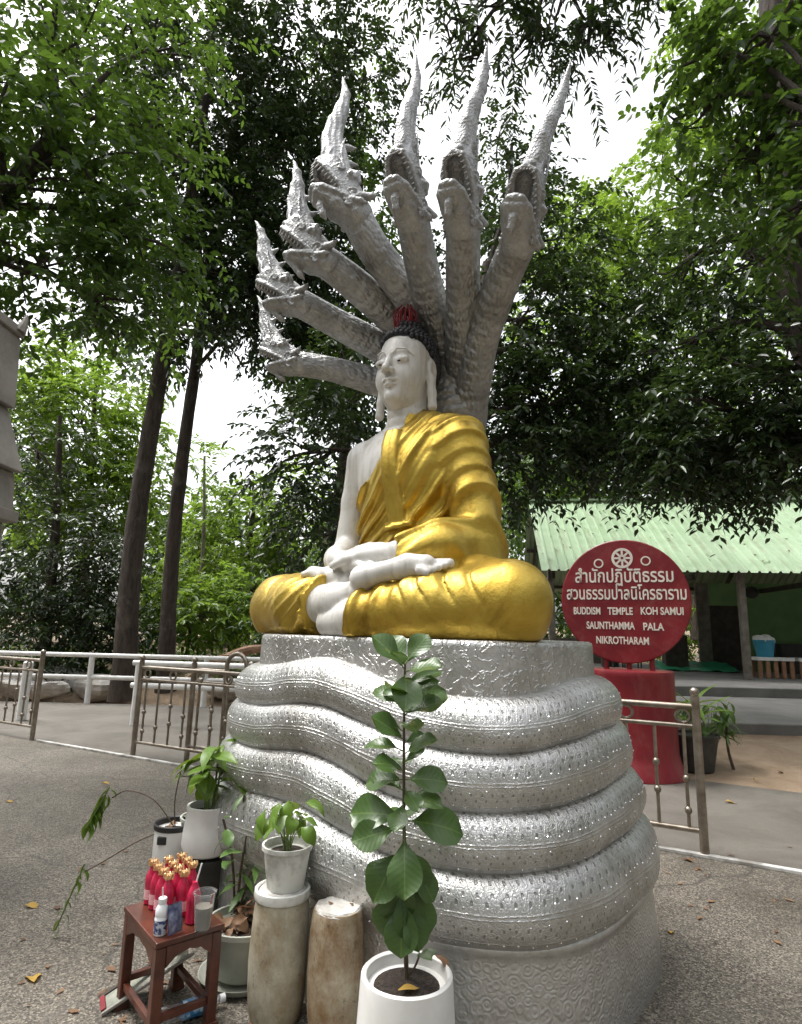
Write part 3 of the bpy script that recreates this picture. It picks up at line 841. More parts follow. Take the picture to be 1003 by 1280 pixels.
def loft(name, rings, mat, parent, cap_top=False, uvv=None):
    """closed loft of (radius, z) rings over PH, seam duplicated for the uv"""
    P1 = np.append(PH, 2 * np.pi)
    n = len(P1)
    r0 = np.append(rings[0][0], rings[0][0][0])
    arc = np.concatenate([[0], np.cumsum(np.hypot(np.diff(r0 * np.cos(P1)), np.diff(r0 * np.sin(P1))))])
    arc = arc * round(arc[-1]) / arc[-1]
    V, UV = [], []
    for i, (r, z) in enumerate(rings):
        r = np.append(r, r[0]); z = np.append(z, z[0])
        V.append(np.stack([r * np.cos(P1), r * np.sin(P1), z], 1))
        t = i / (len(rings) - 1) if uvv is None else uvv[i]
        UV.append(np.stack([arc, np.full(n, t)], 1))
    V, UV = np.vstack(V), np.vstack(UV)
    k = len(rings)
    ix = np.arange(k * n).reshape(k, n)
    F = [np.stack([ix[1:, :-1], ix[1:, 1:], ix[:-1, 1:], ix[:-1, :-1]], -1).reshape(-1, 4)]
    if cap_top:
        V = np.vstack([V, [[0, 0, rings[0][1].mean()]]]); UV = np.vstack([UV, [[0, 0]]])
        c = len(V) - 1
        F.append(np.stack([ix[0, :-1], ix[0, 1:], np.full(n - 1, c)], 1))
    return link(name, np_mesh(name, V, F, uv=UV), mat, parent), V
ones = np.ones(NPH)
# top block
pl_r = plan(PH, 0.952)
o, _ = loft('plinth', [(pl_r * .955, 1.518 * ones), (pl_r * .985, 1.517 * ones), (pl_r * .997, 1.508 * ones), (pl_r, 1.49 * ones), (pl_r * 1.004, wave(0) + .02), (pl_r * 1.006, wave(0) - .08)], M['plinth'], throne, True)
# four coils
srng = np.random.default_rng(3)
for k in range(4):
    zt, zb = wave(k) + .012, wave(k + 1) - .012
    rt, rb = plan(PH, SC[k]) - .02, plan(PH, SC[k + 1]) - .03
    if k == 3: rb = plan(PH, SC[4] - .035)
    rings, th = [], np.linspace(100, -88, 30)
    for a in np.radians(th):
        s, c = math.sin(a), math.cos(a)
        w = (1 - s) / 2
        wr = w ** 0.72
        bul = 0.104 * c ** 0.85 if c > 0 else 0.05 * c
        wob = .006 * np.sin(PH * 7 + k * 2.1) * max(c, 0) + .004 * np.sin(PH * 17 + k * 4 + s * 2) * max(c, 0)
        rings.append((rt + (rb - rt) * wr + bul + wob, (zt + zb) / 2 + (zt - zb) / 2 * s))
    coil, V = loft('coil', rings, M['coil'], throne)
    # little mirror studs in rows along the coil
    n = NPH + 1
    sv, sf = [], []
    for row, step in ((13, 0.052), (17.5, 0.075), (22, 0.06), (25, 0.09)):
        i0 = int(row); ph = 0.0
        P_ = V[i0 * n:(i0 + 1) * n]
        Pn = V[(i0 + 1) * n:(i0 + 2) * n]
        seg = np.linalg.norm(np.diff(P_, axis=0), axis=1); arc = np.concatenate([[0], np.cumsum(seg)])
        for q in np.arange(0, arc[-1], step):
            q += srng.uniform(-.008, .008)
            p = np.array([np.interp(q, arc, P_[:, i]) for i in range(3)])
            pn = np.array([np.interp(q, arc, Pn[:, i]) for i in range(3)])
            p = p + (pn - p) * srng.uniform(-.6, .6)
            ax = np.array([np.interp(min(q + .02, arc[-1]), arc, P_[:, i]) for i in range(3)]) - p
            t1 = ax / (np.linalg.norm(ax) + 1e-9); t2 = pn - p; t2 = t2 - t1 * (t2 @ t1); t2 /= np.linalg.norm(t2) + 1e-9
            nn = np.cross(t2, t1); nn = nn if nn @ np.array([p[0], p[1], 0]) > 0 else -nn
            r = srng.uniform(.0032, .0052); o_ = len(sv)
            sv += [p + t1 * r, p + t2 * r, p - t1 * r, p - t2 * r, p + nn * r * .9]
            sf += [(o_, o_ + 1, o_ + 4), (o_ + 1, o_ + 2, o_ + 4), (o_ + 2, o_ + 3, o_ + 4), (o_ + 3, o_, o_ + 4)]
    tag(link('studs', np_mesh('studs', np.array(sv), np.array(sf), False), M['stud'], coil), kind='stuff')
# base with a rolled lip
bt = wave(4)
b1 = plan(PH, 1.174)
loft('base', [(b1 * .9, bt - .012), (b1 * .985, bt - .008), (b1 * .99, bt + .012), (b1 * 1.003, bt + .022), (b1 * 1.017, bt + .016), (b1 * 1.022, bt - .004), (b1 * 1.012, bt - .022), (b1 * 1.010, bt - .05), (b1 * 1.02, bt * .55), (b1 * 1.027, bt * .2), (b1 * 1.03, 0.0 * ones - .01)],
     M['base'], throne, False, [0, .1, .14, .18, .22, .26, .30, .35, .6, .8, 1.0])

# ---- hood: trunk and seven necks
def neck_mesh(name, pts, radii, parent, n=150, m=32, flat=0.88, ventral=(0.25, -1, -0.35)):
    P_ = spline(pts, n)
    r = np.interp(np.linspace(0, 1, n), np.linspace(0, 1, len(radii)), radii)
    T = np.gradient(P_, axis=0); T /= np.linalg.norm(T, axis=1)[:, None]
    s = np.concatenate([[0], np.cumsum(np.linalg.norm(np.diff(P_, axis=0), axis=1))])
    ve = np.array(ventral, float)
    V, UV = [], []
    for i in range(n):
        a = ve - T[i] * (ve @ T[i]); a /= np.linalg.norm(a)
        b = np.cross(T[i], a)
        for k in range(m + 1):
            w = 2 * math.pi * k / m
            c = math.cos(w)
            rr = r[i]
            vent = max(0.0, (c - 0.55) / 0.45) if c > 0.55 else 0
            if vent > 0:  # ventral plates: overlapping bands inside a shallow trough
                fr = (s[i] / 0.075 - 0.9 * (1 - c)) % 1.0
                rr *= 0.905 + 0.095 * fr
            elif c > 0.40: rr *= 1.04
            if c < -0.9: rr *= 1.0 + 0.10 * (abs(math.sin(s[i] * 26)) ** 0.5)
            V.append(P_[i] + rr * (a * c * flat + b * math.sin(w)))
            UV.append((w / (2 * math.pi) * 1.1, s[i]))
    ix = np.arange(n * (m + 1)).reshape(n, m + 1)
    F = np.stack([ix[:-1, :-1], ix[:-1, 1:], ix[1:, 1:], ix[1:, :-1]], -1).reshape(-1, 4)
    return link(name, np_mesh(name, V, F[:, ::-1], uv=UV), M['naga'], parent)
neck_mesh('hood_trunk', [(-.12, .46, 1.2), (-.14, .46, 2.0), (-.12, .44, 2.7), (-.05, .38, 3.08), (-.02, .26, 3.42)], [.30, .25, .24, .27, .13], throne, ventral=(0, -1, 0))
NECK = {
 1: ([(-.03, .42, 2.95), (-.18, .30, 3.16), (-.431, .10, 3.265), (-.633, -.18, 3.324), (-.86, -.345, 3.38)], [.15, .12, .10, .085, .085], (-.33, -.12, .12)),
 2: ([(-.03, .42, 3.0), (-.2, .26, 3.34), (-.437, .05, 3.545), (-.583, -.25, 3.652), (-.69, -.48, 3.73)], [.15, .13, .11, .10, .095], (-.30, -.17, .14)),
 3: ([(-.03, .42, 3.05), (-.12, .24, 3.45), (-.252, 0, 3.684), (-.318, -.30, 3.81), (-.43, -.52, 3.94)], [.15, .13, .118, .11, .10], (-.31, -.18, .23)),
 4: ([(-.03, .42, 3.05), (-.04, .22, 3.45), (-.044, 0, 3.70), (-.105, -.35, 3.96), (-.20, -.56, 4.25)], [.15, .135, .12, .108, .105], (-.22, -.19, .29)),
 5: ([(-.02, .42, 3.05), (.03, .24, 3.4), (.089, 0, 3.628), (.212, -.30, 3.849), (.30, -.53, 4.05)], [.15, .125, .11, .105, .10], (.03, -.235, .24)),
 6: ([(0, .42, 3.0), (.13, .26, 3.3), (.287, .05, 3.501), (.479, -.22, 3.729), (.62, -.46, 3.91)], [.15, .125, .11, .105, .10], (.07, -.22, .22)),
 7: ([(.02, .42, 2.9), (.18, .30, 3.18), (.361, .15, 3.39), (.665, -.08, 3.60), (.915, -.31, 3.76)], [.15, .13, .112, .105, .10], (.12, -.19, .22))}
# one head sculpted as a distance field; x forward, z up
def sculpt_head(pts_, rad_):
    gh = Grid((-.2, -.18, -.27), (1.10, .18, .98), .0085)
    # blunt wide jaws cut open by a wedge; the upper jaw runs on into the tall crest
    f = gh.chain([(-.06, 0, .0), (.12, 0, .04), (.26, 0, .085), (.345, 0, .12)], [.112, .122, .115, .105], .04)
    f = smax(f, np.abs(gh.y) - .122, .03)
    cr_ = None
    for i in range(len(pts_) - 1):
        a_, b2 = pts_[i], pts_[i + 1]
        q_ = gh.cone((a_[0], 0, a_[1]), (b2[0], 0, b2[1]), rad_[i], rad_[i + 1]); cr_ = q_ if cr_ is None else smin(cr_, q_, .02)
    cr_ = smax(cr_, np.abs(gh.y) - .062, .03)
    cr_ = cr_ + .0035 * np.cos(150 * (-gh.x * .70 + gh.z * .71 + .006 * np.sin((gh.x + gh.z) * 16))) * sstep(.30, .42, gh.x) * (1 - sstep(.80, 1.0, gh.x))
    f = smin(f, cr_, .03)
    for y_ in (-.045, 0, .045):
        f = smin(f, gh.chain([(-.08, y_, -.03), (.06, y_, -.082), (.215, y_, -.125)], [.076, .060, .042], .02), .02)
    xr, zr = gh.x - .02, gh.z + .035
    s_up = xr * -.17 + zr * .985 + 0 * gh.y
    s_lo = xr * .40 + zr * .917 + 0 * gh.y
    f = f + .006 * np.abs(np.sin(gh.x * 38 + gh.z * 20)) * sstep(.03, .07, -s_lo) * sstep(-.1, .0, gh.x)
    f = smax(f, -np.maximum(s_up, -s_lo), .008)
    f = smax(f, -gh.chain([(.12, 0, -.01), (.35, 0, .04)], [.048, .070], .02), .012)          # hollow palate
    f = smax(f, -gh.chain([(.10, 0, -.06), (.21, 0, -.09)], [.035, .042], .02), .012)        # trough of the lower jaw
    for s in (-1, 1):
        f = smin(f, gh.chain([(.03, s * .11, -.03), (.16, s * .118, -.005), (.31, s * .108, .025), (.41, s * .07, .045), (.44, 0, .05)], [.022, .020, .020, .022, .022], .008), .007)
        f = smin(f, gh.chain([(.03, s * .11, -.04), (.10, s * .105, -.066), (.20, s * .09, -.105), (.262, s * .045, -.125), (.272, 0, -.128)], [.026, .026, .027, .028, .028], .008), .005)
        f = smin(f, gh.ell((.15, s * .108, .12), (.044, .030, .040)), .008)
        f = smin(f, gh.chain([(.08, s * .10, .135), (.14, s * .110, .172), (.22, s * .085, .17)], [.014, .020, .010], .008), .008)
        f = smin(f, gh.chain([(-.03, s * .105, .06), (-.08, s * .13, .095), (-.095, s * .135, .14)], [.035, .022, .006], .015), .012)
        f = smin(f, gh.chain([(-.02, s * .11, -.03), (-.07, s * .135, -.005), (-.11, s * .14, .02)], [.035, .022, .006], .015), .012)
        f = smin(f, gh.ell((.44, s * .036, .105), (.028, .022, .022)), .008)
        f = smin(f, gh.chain([(.26, s * .095, .15), (.36, s * .09, .22), (.44, s * .07, .31), (.49, s * .052, .39)], [.011, .011, .009, .006], .006), .005)
        f = smin(f, gh.chain([(.22, s * .105, .07), (.33, s * .10, .09), (.42, s * .075, .15), (.47, s * .06, .25)], [.010, .011, .010, .006], .006), .005)
    f = smin(f, gh.ell((.45, 0, .10), (.028, .045, .035)), .012)
    for a_, b2 in (((.33, .28), (.28, .335)), ((.21, .18), (.15, .235)), ((.45, .385), (.41, .44))):
        f = smin(f, gh.cone((a_[0], 0, a_[1]), (b2[0], 0, b2[1]), .028, .006), .010)
    f = smin(f, gh.chain([(.14, 0, -.165), (.08, 0, -.195), (.03, 0, -.215)], [.035, .026, .008], .015), .012)
    for s in (-1, 1):
        for cx_, cz_, rr_ in ((.02, .02, .045), (.245, .105, .032), (.335, .14, .028), (-.02, -.075, .035)):
            sp = [(cx_ + rr_ * (1 - q / 14) * math.cos(q * .62), s * (.118 - .02 * (cx_ > .3)), cz_ + rr_ * (1 - q / 14) * math.sin(q * .62)) for q in range(12)]
            f = smin(f, gh.chain(sp, [.011] * 12, .004), .004)
    hv, hf = gh.mesh(f)
    me = np_mesh('naga_head', hv, hf); me.materials.append(M['naga_head'])
    return me
head_long = sculpt_head([(.31, .15), (.44, .235), (.565, .335), (.67, .46), (.76, .61), (.87, .755), (1.03, .87)], [.105, .094, .078, .066, .054, .034, .006])
head_short = sculpt_head([(.31, .15), (.42, .24), (.51, .34), (.58, .45), (.66, .55), (.77, .64)], [.105, .092, .074, .055, .034, .006])
tb = MB()
def tooth(p, d, L, r):
    p, d = np.array(p, float), np.array(d, float)
    tb.tube([p, p + d * L], [r, r * .15], 6, True)
for s in (-1, 1):
    for t in np.linspace(0, 1, 10):
        x = .08 + .33 * t; tooth((x, s * (.112 - .04 * t ** 3), -.03 + .065 * t), (-.05, -.1 * s, -1), .042 if t < .75 else .055, .010)
        x = .07 + .175 * t; tooth((x, s * (.10 - .04 * t ** 2.5), -.055 - .055 * t), (.25, -.1 * s, 1), .036 if t < .8 else .048, .009)
for y in (-.045, -.022, 0.0, .022, .045):
    tooth((.428, y, .042), (-.05, 0, -1), .05, .010); tooth((.266, y * .9, -.115), (.25, 0, 1), .045, .009)
teeth_me = tb.mesh('teeth', True); teeth_me.materials.append(M['teeth'])
eb = {}
for s in (-1, 1):
    eb[s] = MB().ball((.155, s * .132, .115), .019, 10, 7).mesh('eye', True); eb[s].materials.append(M['naga'])
HS = {1: 0.68, 2: 0.75, 3: 0.82, 4: 0.90, 5: 0.76, 6: 0.75, 7: 0.75}
BACK = {1: .0, 2: .0, 3: .02, 4: .10, 5: .10, 6: .10, 7: .10}
for k in NECK:
    q = NECK[k]; NECK[k] = ([(x - .055 * max(0.0, z - 3.1), y, z) for x, y, z in q[0]], q[1], q[2])
for k, (pts, rad, u) in NECK.items():
    u = Vector(u).normalized()
    pts = list(pts)
    tip = Vector(pts[-1]) - u * (BACK[k] + .02)
    neck_mesh('neck', pts[:-1] + [tuple(tip)], rad, throne)
    up = Vector((0.42 * max(0.0, pts[-1][0] - .1) - (0.22 if k == 4 else 0.0), 0.0, 1.0)); v = (up - u * up.dot(u)).normalized(); w = v.cross(u)
    Mx = Matrix(((u.x, w.x, v.x), (u.y, w.y, v.y), (u.z, w.z, v.z))).to_4x4()
    h = link('naga_head', head_short if k < 4 else head_long, None, throne)
    h.matrix_local = Matrix.Translation(Vector(pts[-1]) - u * BACK[k]) @ Mx @ Matrix.Scale(HS[k], 4)
    tag(link('teeth', teeth_me, None, h), kind='stuff')
    for s in (-1, 1): link('eye', eb[s], None, h)

# ------------------------------------------------------------------ seated Buddha
BSC = 0.935
bud = empty('buddha_statue', (SX, SY, 0), SROT, 'white seated Buddha statue in a gold robe with hands in lap', 'statue')
bud.scale = (BSC, BSC, 1.0)
gb = Grid((-1.13, -.82, 1.47), (1.13, .36, 3.0), .0115)
cx = -.06
pelvis = gb.ell((cx, .02, 1.74), (.44, .32, .27))
abd = gb.ell((cx, -.04, 2.12), (.325, .235, .40))
chest = gb.ell((cx, -.06, 2.50), (.40, .255, .32))
torso = smin(smin(pelvis, abd, .12), chest, .12)
shl = gb.cone((-.46, -.05, 2.655), (.33, -.05, 2.655), .125, .125)
torso = smin(torso, shl, .10)
neckf = gb.cone((cx - .01, -.06, 2.66), (cx - .02, -.09, 3.0), .15, .132)
trap = gb.cone((cx, -.04, 2.83), (-.40, -.05, 2.70), .10, .09)
trap2 = gb.cone((cx, -.04, 2.83), (.28, -.05, 2.70), .10, .09)
torso = smin(torso, smin(trap, trap2, .05), .06)
armR = gb.chain([(-.475, -.06, 2.655), (-.53, -.07, 2.38), (-.555, -.10, 2.08)], [.125, .102, .098], .03)
foreR = gb.chain([(-.555, -.10, 2.06), (-.43, -.33, 1.97), (-.26, -.50, 1.945)], [.10, .085, .062], .03)
armL = gb.chain([(.36, -.06, 2.64), (.425, -.04, 2.35), (.45, -.04, 2.06)], [.13, .12, .125], .03)
foreL = gb.chain([(.45, -.06, 2.05), (.40, -.33, 2.0), (.24, -.52, 1.955)], [.12, .10, .068], .03)
thR = gb.chain([(-.22, -.02, 1.72), (-.60, -.26, 1.71), (-.86, -.41, 1.69)], [.21, .19, .175], .05)
shR = gb.chain([(-.87, -.43, 1.675), (-.5, -.56, 1.675), (-.12, -.635, 1.695), (.08, -.64, 1.75)], [.165, .145, .095, .066], .05)
thL = gb.chain([(.12, -.02, 1.72), (.55, -.2, 1.73), (.84, -.31, 1.70)], [.22, .20, .185], .05)
shL_ = gb.chain([(.84, -.33, 1.69), (.45, -.52, 1.665), (.05, -.665, 1.605), (-.14, -.665, 1.585)], [.18, .155, .10, .075], .05)
footR = gb.chain([(.10, -.665, 1.815), (.22, -.635, 1.845), (.36, -.585, 1.872), (.46, -.55, 1.875)], [.068, .050, .064, .056], .02)
for i in range(5):
    footR = smin(footR, gb.cone((.47, -.485 - .034 * i, 1.885 - .010 * i), (.555 - .012 * i, -.468 - .036 * i, 1.888 - .014 * i), .026 if i else .032, .021 if i else .028), .005)
footL = gb.chain([(-.1, -.55, 1.80), (-.28, -.56, 1.845), (-.44, -.535, 1.872)], [.07, .05, .043], .03)
for i in range(5):
    footL = smin(footL, gb.cone((-.43, -.50 - .02 * i, 1.878 - .003 * i), (-.505 + .008 * i, -.495 - .022 * i, 1.882 - .005 * i), .024, .019), .010)
# hands: the statue's left hand lies over the right, fingers separate
def hand(wr, kn, tip, thumb, spread, rp):
    wr, kn, tip = (np.array(q, float) for q in (wr, kn, tip))
    sp_ = np.array(spread, float)
    h = gb.cone(wr, kn, .058, .052)
    for j in (-1.2, -.4, .4, 1.2):
        h = smin(h, gb.cone(wr * .6 + kn * .4 + sp_ * j * .6, kn + sp_ * j, .034, .031), .02)
    for i, j in enumerate((-1.5, -.5, .5, 1.5)):
        L = (0.88, 1.0, .96, .78)[i]
        a = kn + sp_ * j * .9; b = a + (tip - kn) * L * .55 + sp_ * j * .15 + np.array((0, 0, .012)); c = a + (tip - kn) * L + sp_ * j * .25
        h = smin(h, gb.chain([a, b, c], [.029, .026, .021], .008), .009)
    t0, t1, t2 = (np.array(q, float) for q in thumb)
    h = smin(h, gb.chain([t0, t1, t2], [.036, .029, .023], .01), .014)
    return h
handL = hand((.24, -.525, 1.955), (.03, -.575, 1.955), (-.20, -.595, 1.905), [(.12, -.52, 1.985), (.0, -.50, 2.0), (-.09, -.505, 1.995)], (0, -.030, -.014), 0)
handR = hand((-.26, -.50, 1.94), (-.10, -.54, 1.90), (.16, -.60, 1.885), [(-.2, -.47, 1.965), (-.12, -.46, 1.995), (-.07, -.475, 2.0)], (0, -.034, -.006), 0)
skin = smin(torso, neckf, .05)
skin = smin(skin, armR, .035)
skin = smin(skin, foreR, .03)
legs_w = np.minimum(smin(shR, footR, .006), shL_)
legs_w = smin(legs_w, footL, .015)
skin = np.minimum(skin, legs_w)
skin = np.minimum(skin, np.minimum(smin(foreR, handR, .02), handL))
skin = smin(skin, np.maximum(foreL, gb.x - .36), .015)
# neck creases
for zc in (2.80, 2.86, 2.915):
    skin = skin + .006 * np.exp(-((gb.z - zc - .05 * (gb.y + .1)) / .010) ** 2) * (np.hypot(gb.x - cx, gb.y + .08) < .22)
skin = np.maximum(skin, 1.519 - gb.z)
V, F = gb.mesh(skin)
body = link('body', np_mesh('body', V, F), M['skin'], bud)

# gold upper robe: torso and left arm, diagonal edge across the chest, ridged folds
def ridge(q, sharp=2.2):
    return (0.5 + 0.5 * np.cos(2 * math.pi * q)) ** sharp
def lap(q):
    t = q - np.floor(q)
    return t ** 1.6 * (1 - sstep(.80, 1.0, t))
r_ = np.sqrt((gb.x + .62) ** 2 + (gb.z - 2.95) ** 2)
ang = np.arctan2(2.95 - gb.z, gb.x + .62)
rob = smin(torso, armL, .05)
sleeve = smin(foreL, gb.chain([(.45, -.02, 2.0), (.46, -.1, 1.82)], [.15, .14], .03), .06)
sleeve = smin(sleeve, gb.chain([(.38, -.34, 1.97), (.42, -.28, 1.84)], [.10, .12], .03), .05)
rob = smin(rob, np.maximum(sleeve, -(gb.x - .265 + .35 * (gb.y + .45))), .03) - .022
wa = sstep(.22, .40, gb.x + .25 * (gb.z - 2.4))
q_t = r_ * 8.8 + .35 * np.sin(ang * 3.1) - .25 * np.sin(r_ * 9.)
q_a = (-.62 * gb.x + .78 * gb.z) * 7.4 + .5 * np.sin(gb.z * 7.0 + 1.) + gb.y * 3.2
fold = 1.15 * lap(q_t + .10 * np.sin(ang * 7 + r_ * 6)) * (1 - wa) * (.75 + .25 * np.sin(r_ * 23 + 1.0)) + 1.0 * lap(-q_a) * (.7 + .3 * np.sin(gb.z * 11 + 2.)) * wa
amp = .054 * (0.45 + 0.55 * sstep(.1, .9, ang)) + .004 * wa
rob = rob - amp * fold - .006 * ridge(q_t * 2.3 + .3, 1.5) * (1 - wa)
edge = .625 - r_ + .03 * np.sin(ang * 2.0)
edge = np.where(gb.y > 0.02, np.minimum(edge, .62 - r_), edge)
robe_f = smax(rob, edge, .012)
robe_f = smax(robe_f, gb.z - 2.93 + .30 * np.clip(-gb.x - .02, 0, 1), .01)
# the folded shoulder cloth hanging down the chest
xs_ = -.005 + (2.62 - gb.z) * .11
strap = np.maximum(np.maximum(torso - .060, np.abs(gb.x - xs_) - .060), np.maximum(gb.z - 2.74, 2.135 - gb.z))
strap = np.maximum(strap, gb.y + .1)
strap = strap + .003 * np.cos((gb.x - xs_) * 120)
flap = np.maximum(np.maximum(torso - .078, np.abs(gb.x - xs_ - .02) - .088), np.abs(gb.z - 2.135 - .15 * (gb.x - xs_)) - .016)
flap = np.maximum(flap, gb.y + .1)
robe_f = smin(robe_f, smin(strap, flap, .006), .008)
robe_f = np.maximum(robe_f, 1.60 - gb.z)
V, F = gb.mesh(robe_f)
link('robe', np_mesh('robe', V, F), M['gold'], bud)
# gold leg wraps
def leg_robe(field, hem_n, hem_d, creases, name, hem_amp):
    lf = field - .020
    hemp = gb.plane(hem_n, hem_d)                    # positive = bare side
    dist = -hemp
    fan = ridge(dist * 8.5 + (gb.z - 1.7) * hem_amp[0] + 1.1 * np.sin((gb.z - 1.6) * 7), 2.6) * np.exp(-np.clip(dist, 0, 2) / hem_amp[1])
    lf = lf - .030 * fan
    for xc, sl, wd, am in creases:
        lf = lf + am * np.exp(-((gb.x - xc - sl * (gb.z - 1.75) - .06 * np.sin(gb.z * 9)) / wd) ** 2) * sstep(1.62, 1.78, gb.z)
    lf = lf + .003 * np.sin(gb.x * 23 + gb.z * 17) * np.sin(gb.y * 19)
    lf = lf - .014 * np.exp(-(dist / .02) ** 2)
    lf = np.maximum(lf, hemp)
    lf = np.maximum(lf, 1.519 - gb.z)
    V, F = gb.mesh(lf)
    return link(name, np_mesh(name, V, F), M['gold'], bud)
legR_f = smin(thR, np.minimum(shR, gb.cone((-.87, -.43, 1.64), (-.3, -.55, 1.62), .15, .10)), .05)
legR_f = smin(legR_f, np.maximum(pelvis, gb.x), .08)
legL_f = smin(thL, smin(shL_, gb.cone((.84, -.33, 1.64), (.2, -.6, 1.60), .16, .10), .03), .05)
legL_f = smin(legL_f, np.maximum(pelvis, -gb.x), .08)
leg_robe(legR_f, (1, -.30, -.10), -.262 + .20 - .16, [(-.6, .2, .014, .010), (-.75, .1, .016, .008)], 'leg_wrap', (5.0, .16))
leg_robe(legL_f, (-1, -.28, 0.10), .148 + .15 - .02, [(.50, -.35, .012, .016), (.63, -.3, .012, .018), (.76, -.25, .014, .014), (.38, -.4, .012, .012)], 'leg_wrap', (-6.0, .22))

# ---- head
HX, HY, HZ = cx - .015, -.10, 3.178
g2 = Grid((-.27, -.36, -.36), (.27, .32, .30), .0068)
hd = g2.ell((0, .03, .07), (.203, .245, .235))
hd = smin(hd, g2.ell((0, -.07, -.06), (.170, .165, .225)), .05)
hd = smin(hd, g2.ell((0, -.10, -.20), (.105, .11, .085)), .05)
for s in (-1, 1):
    hd = smin(hd, g2.ell((s * .085, -.135, -.085), (.075, .075, .085)), .04)
hd = smin(hd, g2.cone((0, .02, -.14), (0, .02, -.36), .138, .134), .05)
for s in (-1, 1):
    hd = smax(hd, -g2.ell((s * .085, -.272, .022), (.060, .034, .034)), .03)         # socket
hd = smin(hd, g2.chain([(0, -.222, .075), (0, -.25, .0), (0, -.285, -.052)], [.020, .023, .027], .012), .022)
for s in (-1, 1):
    hd = smin(hd, g2.ell((s * .028, -.252, -.058), (.022, .026, .018)), .010)
    br = g2.chain([(s * .018, -.232, .058), (s * .06, -.232, .088), (s * .11, -.205, .088), (s * .155, -.155, .05)], [.006, .0075, .0065, .003], .008)
    hd = smin(hd, br, .014)
    lid = g2.ell((s * .083, -.205, .016), (.054, .030, .027)); hd = smin(hd, lid, .014)
    slit = g2.chain([(s * .036, -.240, .002), (s * .075, -.243, -.003), (s * .118, -.224, .004), (s * .14, -.200, .012)], [.004, .006, .005, .003], .004)
    hd = smax(hd, -slit, .004)
hd = smin(hd, g2.chain([(-.058, -.222, -.116), (-.02, -.252, -.120), (0, -.25, -.124), (.02, -.252, -.120), (.058, -.222, -.116)], [.006, .0135, .012, .0135, .006], .008), .008)
hd = smin(hd, g2.chain([(-.046, -.222, -.143), (0, -.244, -.150), (.046, -.222, -.143)], [.006, .018, .006], .008), .010)
hd = smax(hd, -g2.chain([(-.062, -.234, -.126), (0, -.270, -.134), (.062, -.234, -.126)], [.003, .006, .003], .004), .004)
hd = smin(hd, g2.ell((0, -.195, -.222), (.05, .045, .042)), .03)
for s in (-1, 1):
    ear = g2.ell((s * .205, .015, -.02), (.026, .052, .088))
    ear = smin(ear, g2.chain([(s * .205, .0, -.08), (s * .215, -.005, -.18), (s * .222, -.01, -.275)], [.033, .030, .033], .02), .02)
    ear = smax(ear, -g2.ell((s * .232, .012, -.01), (.018, .030, .060)), .01)
    ear = smax(ear, -g2.chain([(s * .243, -.005, -.12), (s * .252, -.008, -.25)], [.012, .012], .01), .008)
    hd = smin(hd, ear, .012)
V, F = g2.mesh(hd)
head = link('head', np_mesh('head', V, F), M['skin'], bud)
head.matrix_local = Matrix.Translation((HX, HY, HZ)) @ Matrix.Rotation(R(8), 4, 'Z') @ Matrix.Rotation(R(2), 4, 'X') @ Matrix.Scale(.94, 4)
for s in (-1, 1):
    MB().ball((s * .078, -.2335, -.001), (.014, .008, .0055), 12, 7).build('eye', M['eye'], head, True)
# hair: cap with rows of curls and the topknot
hair = MB()
def hairline(az):   # elevation at which the hair starts, az = 0 at the front
    a = abs(az)
    return np.interp(a, [0, .6, 1.0, 1.25, 1.5, 1.7, 2.0, math.pi], [.62, .58, .48, .25, -.02, -.35, -.62, -.72])
C0, RR = np.array((0, .03, .07)), np.array((.212, .255, .246))
rng = np.random.default_rng(4)
def curl(p, nrm, r):
    nrm = nrm / np.linalg.norm(nrm)
    a = np.cross(nrm, (0, 0, 1.0)) if abs(nrm[2]) < .95 else np.cross(nrm, (1.0, 0, 0)); a /= np.linalg.norm(a); b = np.cross(nrm, a)
    V = []
    for h, k in ((-.4, 1.0), (.35, .95), (.9, .55)):
        for q in range(7):
            w = 2 * math.pi * q / 7
            V.append(p + r * (nrm * h + k * (a * math.cos(w) + b * math.sin(w))))
    V.append(p + nrm * r * 1.25)
    F = [(i * 7 + q, i * 7 + (q + 1) % 7, (i + 1) * 7 + (q + 1) % 7, (i + 1) * 7 + q) for i in range(2) for q in range(7)] + [(14 + q, 14 + (q + 1) % 7, 21) for q in range(7)]
    hair.add(V, F)
el = -.72
while el < 1.45:
    nn = max(6, int(2 * math.pi * .23 * math.cos(el) / .036))
    for q in range(nn):
        az = 2 * math.pi * (q + .5 * (int(el * 30) % 2)) / nn - math.pi
        if el < hairline(az) - .02: continue
        d = np.array((math.sin(az) * math.cos(el), -math.cos(az) * math.cos(el), math.sin(el)))
        curl(C0 + RR * d, d / RR, .0215)
    el += .142
UC, UR = np.array((0, .03, .275)), np.array((.105, .11, .105))
el = -.5
while el < 1.5:
    nn = max(3, int(2 * math.pi * .115 * math.cos(el) / .034))
    for q in range(nn):
        az = 2 * math.pi * q / nn
        d = np.array((math.sin(az) * math.cos(el), -math.cos(az) * math.cos(el), math.sin(el)))
        curl(UC + UR * d, d / UR, .020)
    el += .26
g3 = Grid((-.25, -.26, -.25), (.25, .33, .46), .010)
cap = g3.ell(C0, RR - .006); cap = smin(cap, g3.ell(UC, UR - .004), .05)
az_ = np.arctan2(g3.x, -(g3.y - .03) + 0 * g3.z) + 0 * g3.z
el_ = np.arcsin(np.clip((g3.z - .07) / np.sqrt(g3.x ** 2 + (g3.y - .03) ** 2 + (g3.z - .07) ** 2 + 1e-6), -1, 1))
cap = np.maximum(cap, (hairline(az_) - .03 - el_) * .2)
V, F = g3.mesh(cap)
hb = link('hair', np_mesh('hair', V, F), M['hair'], head)
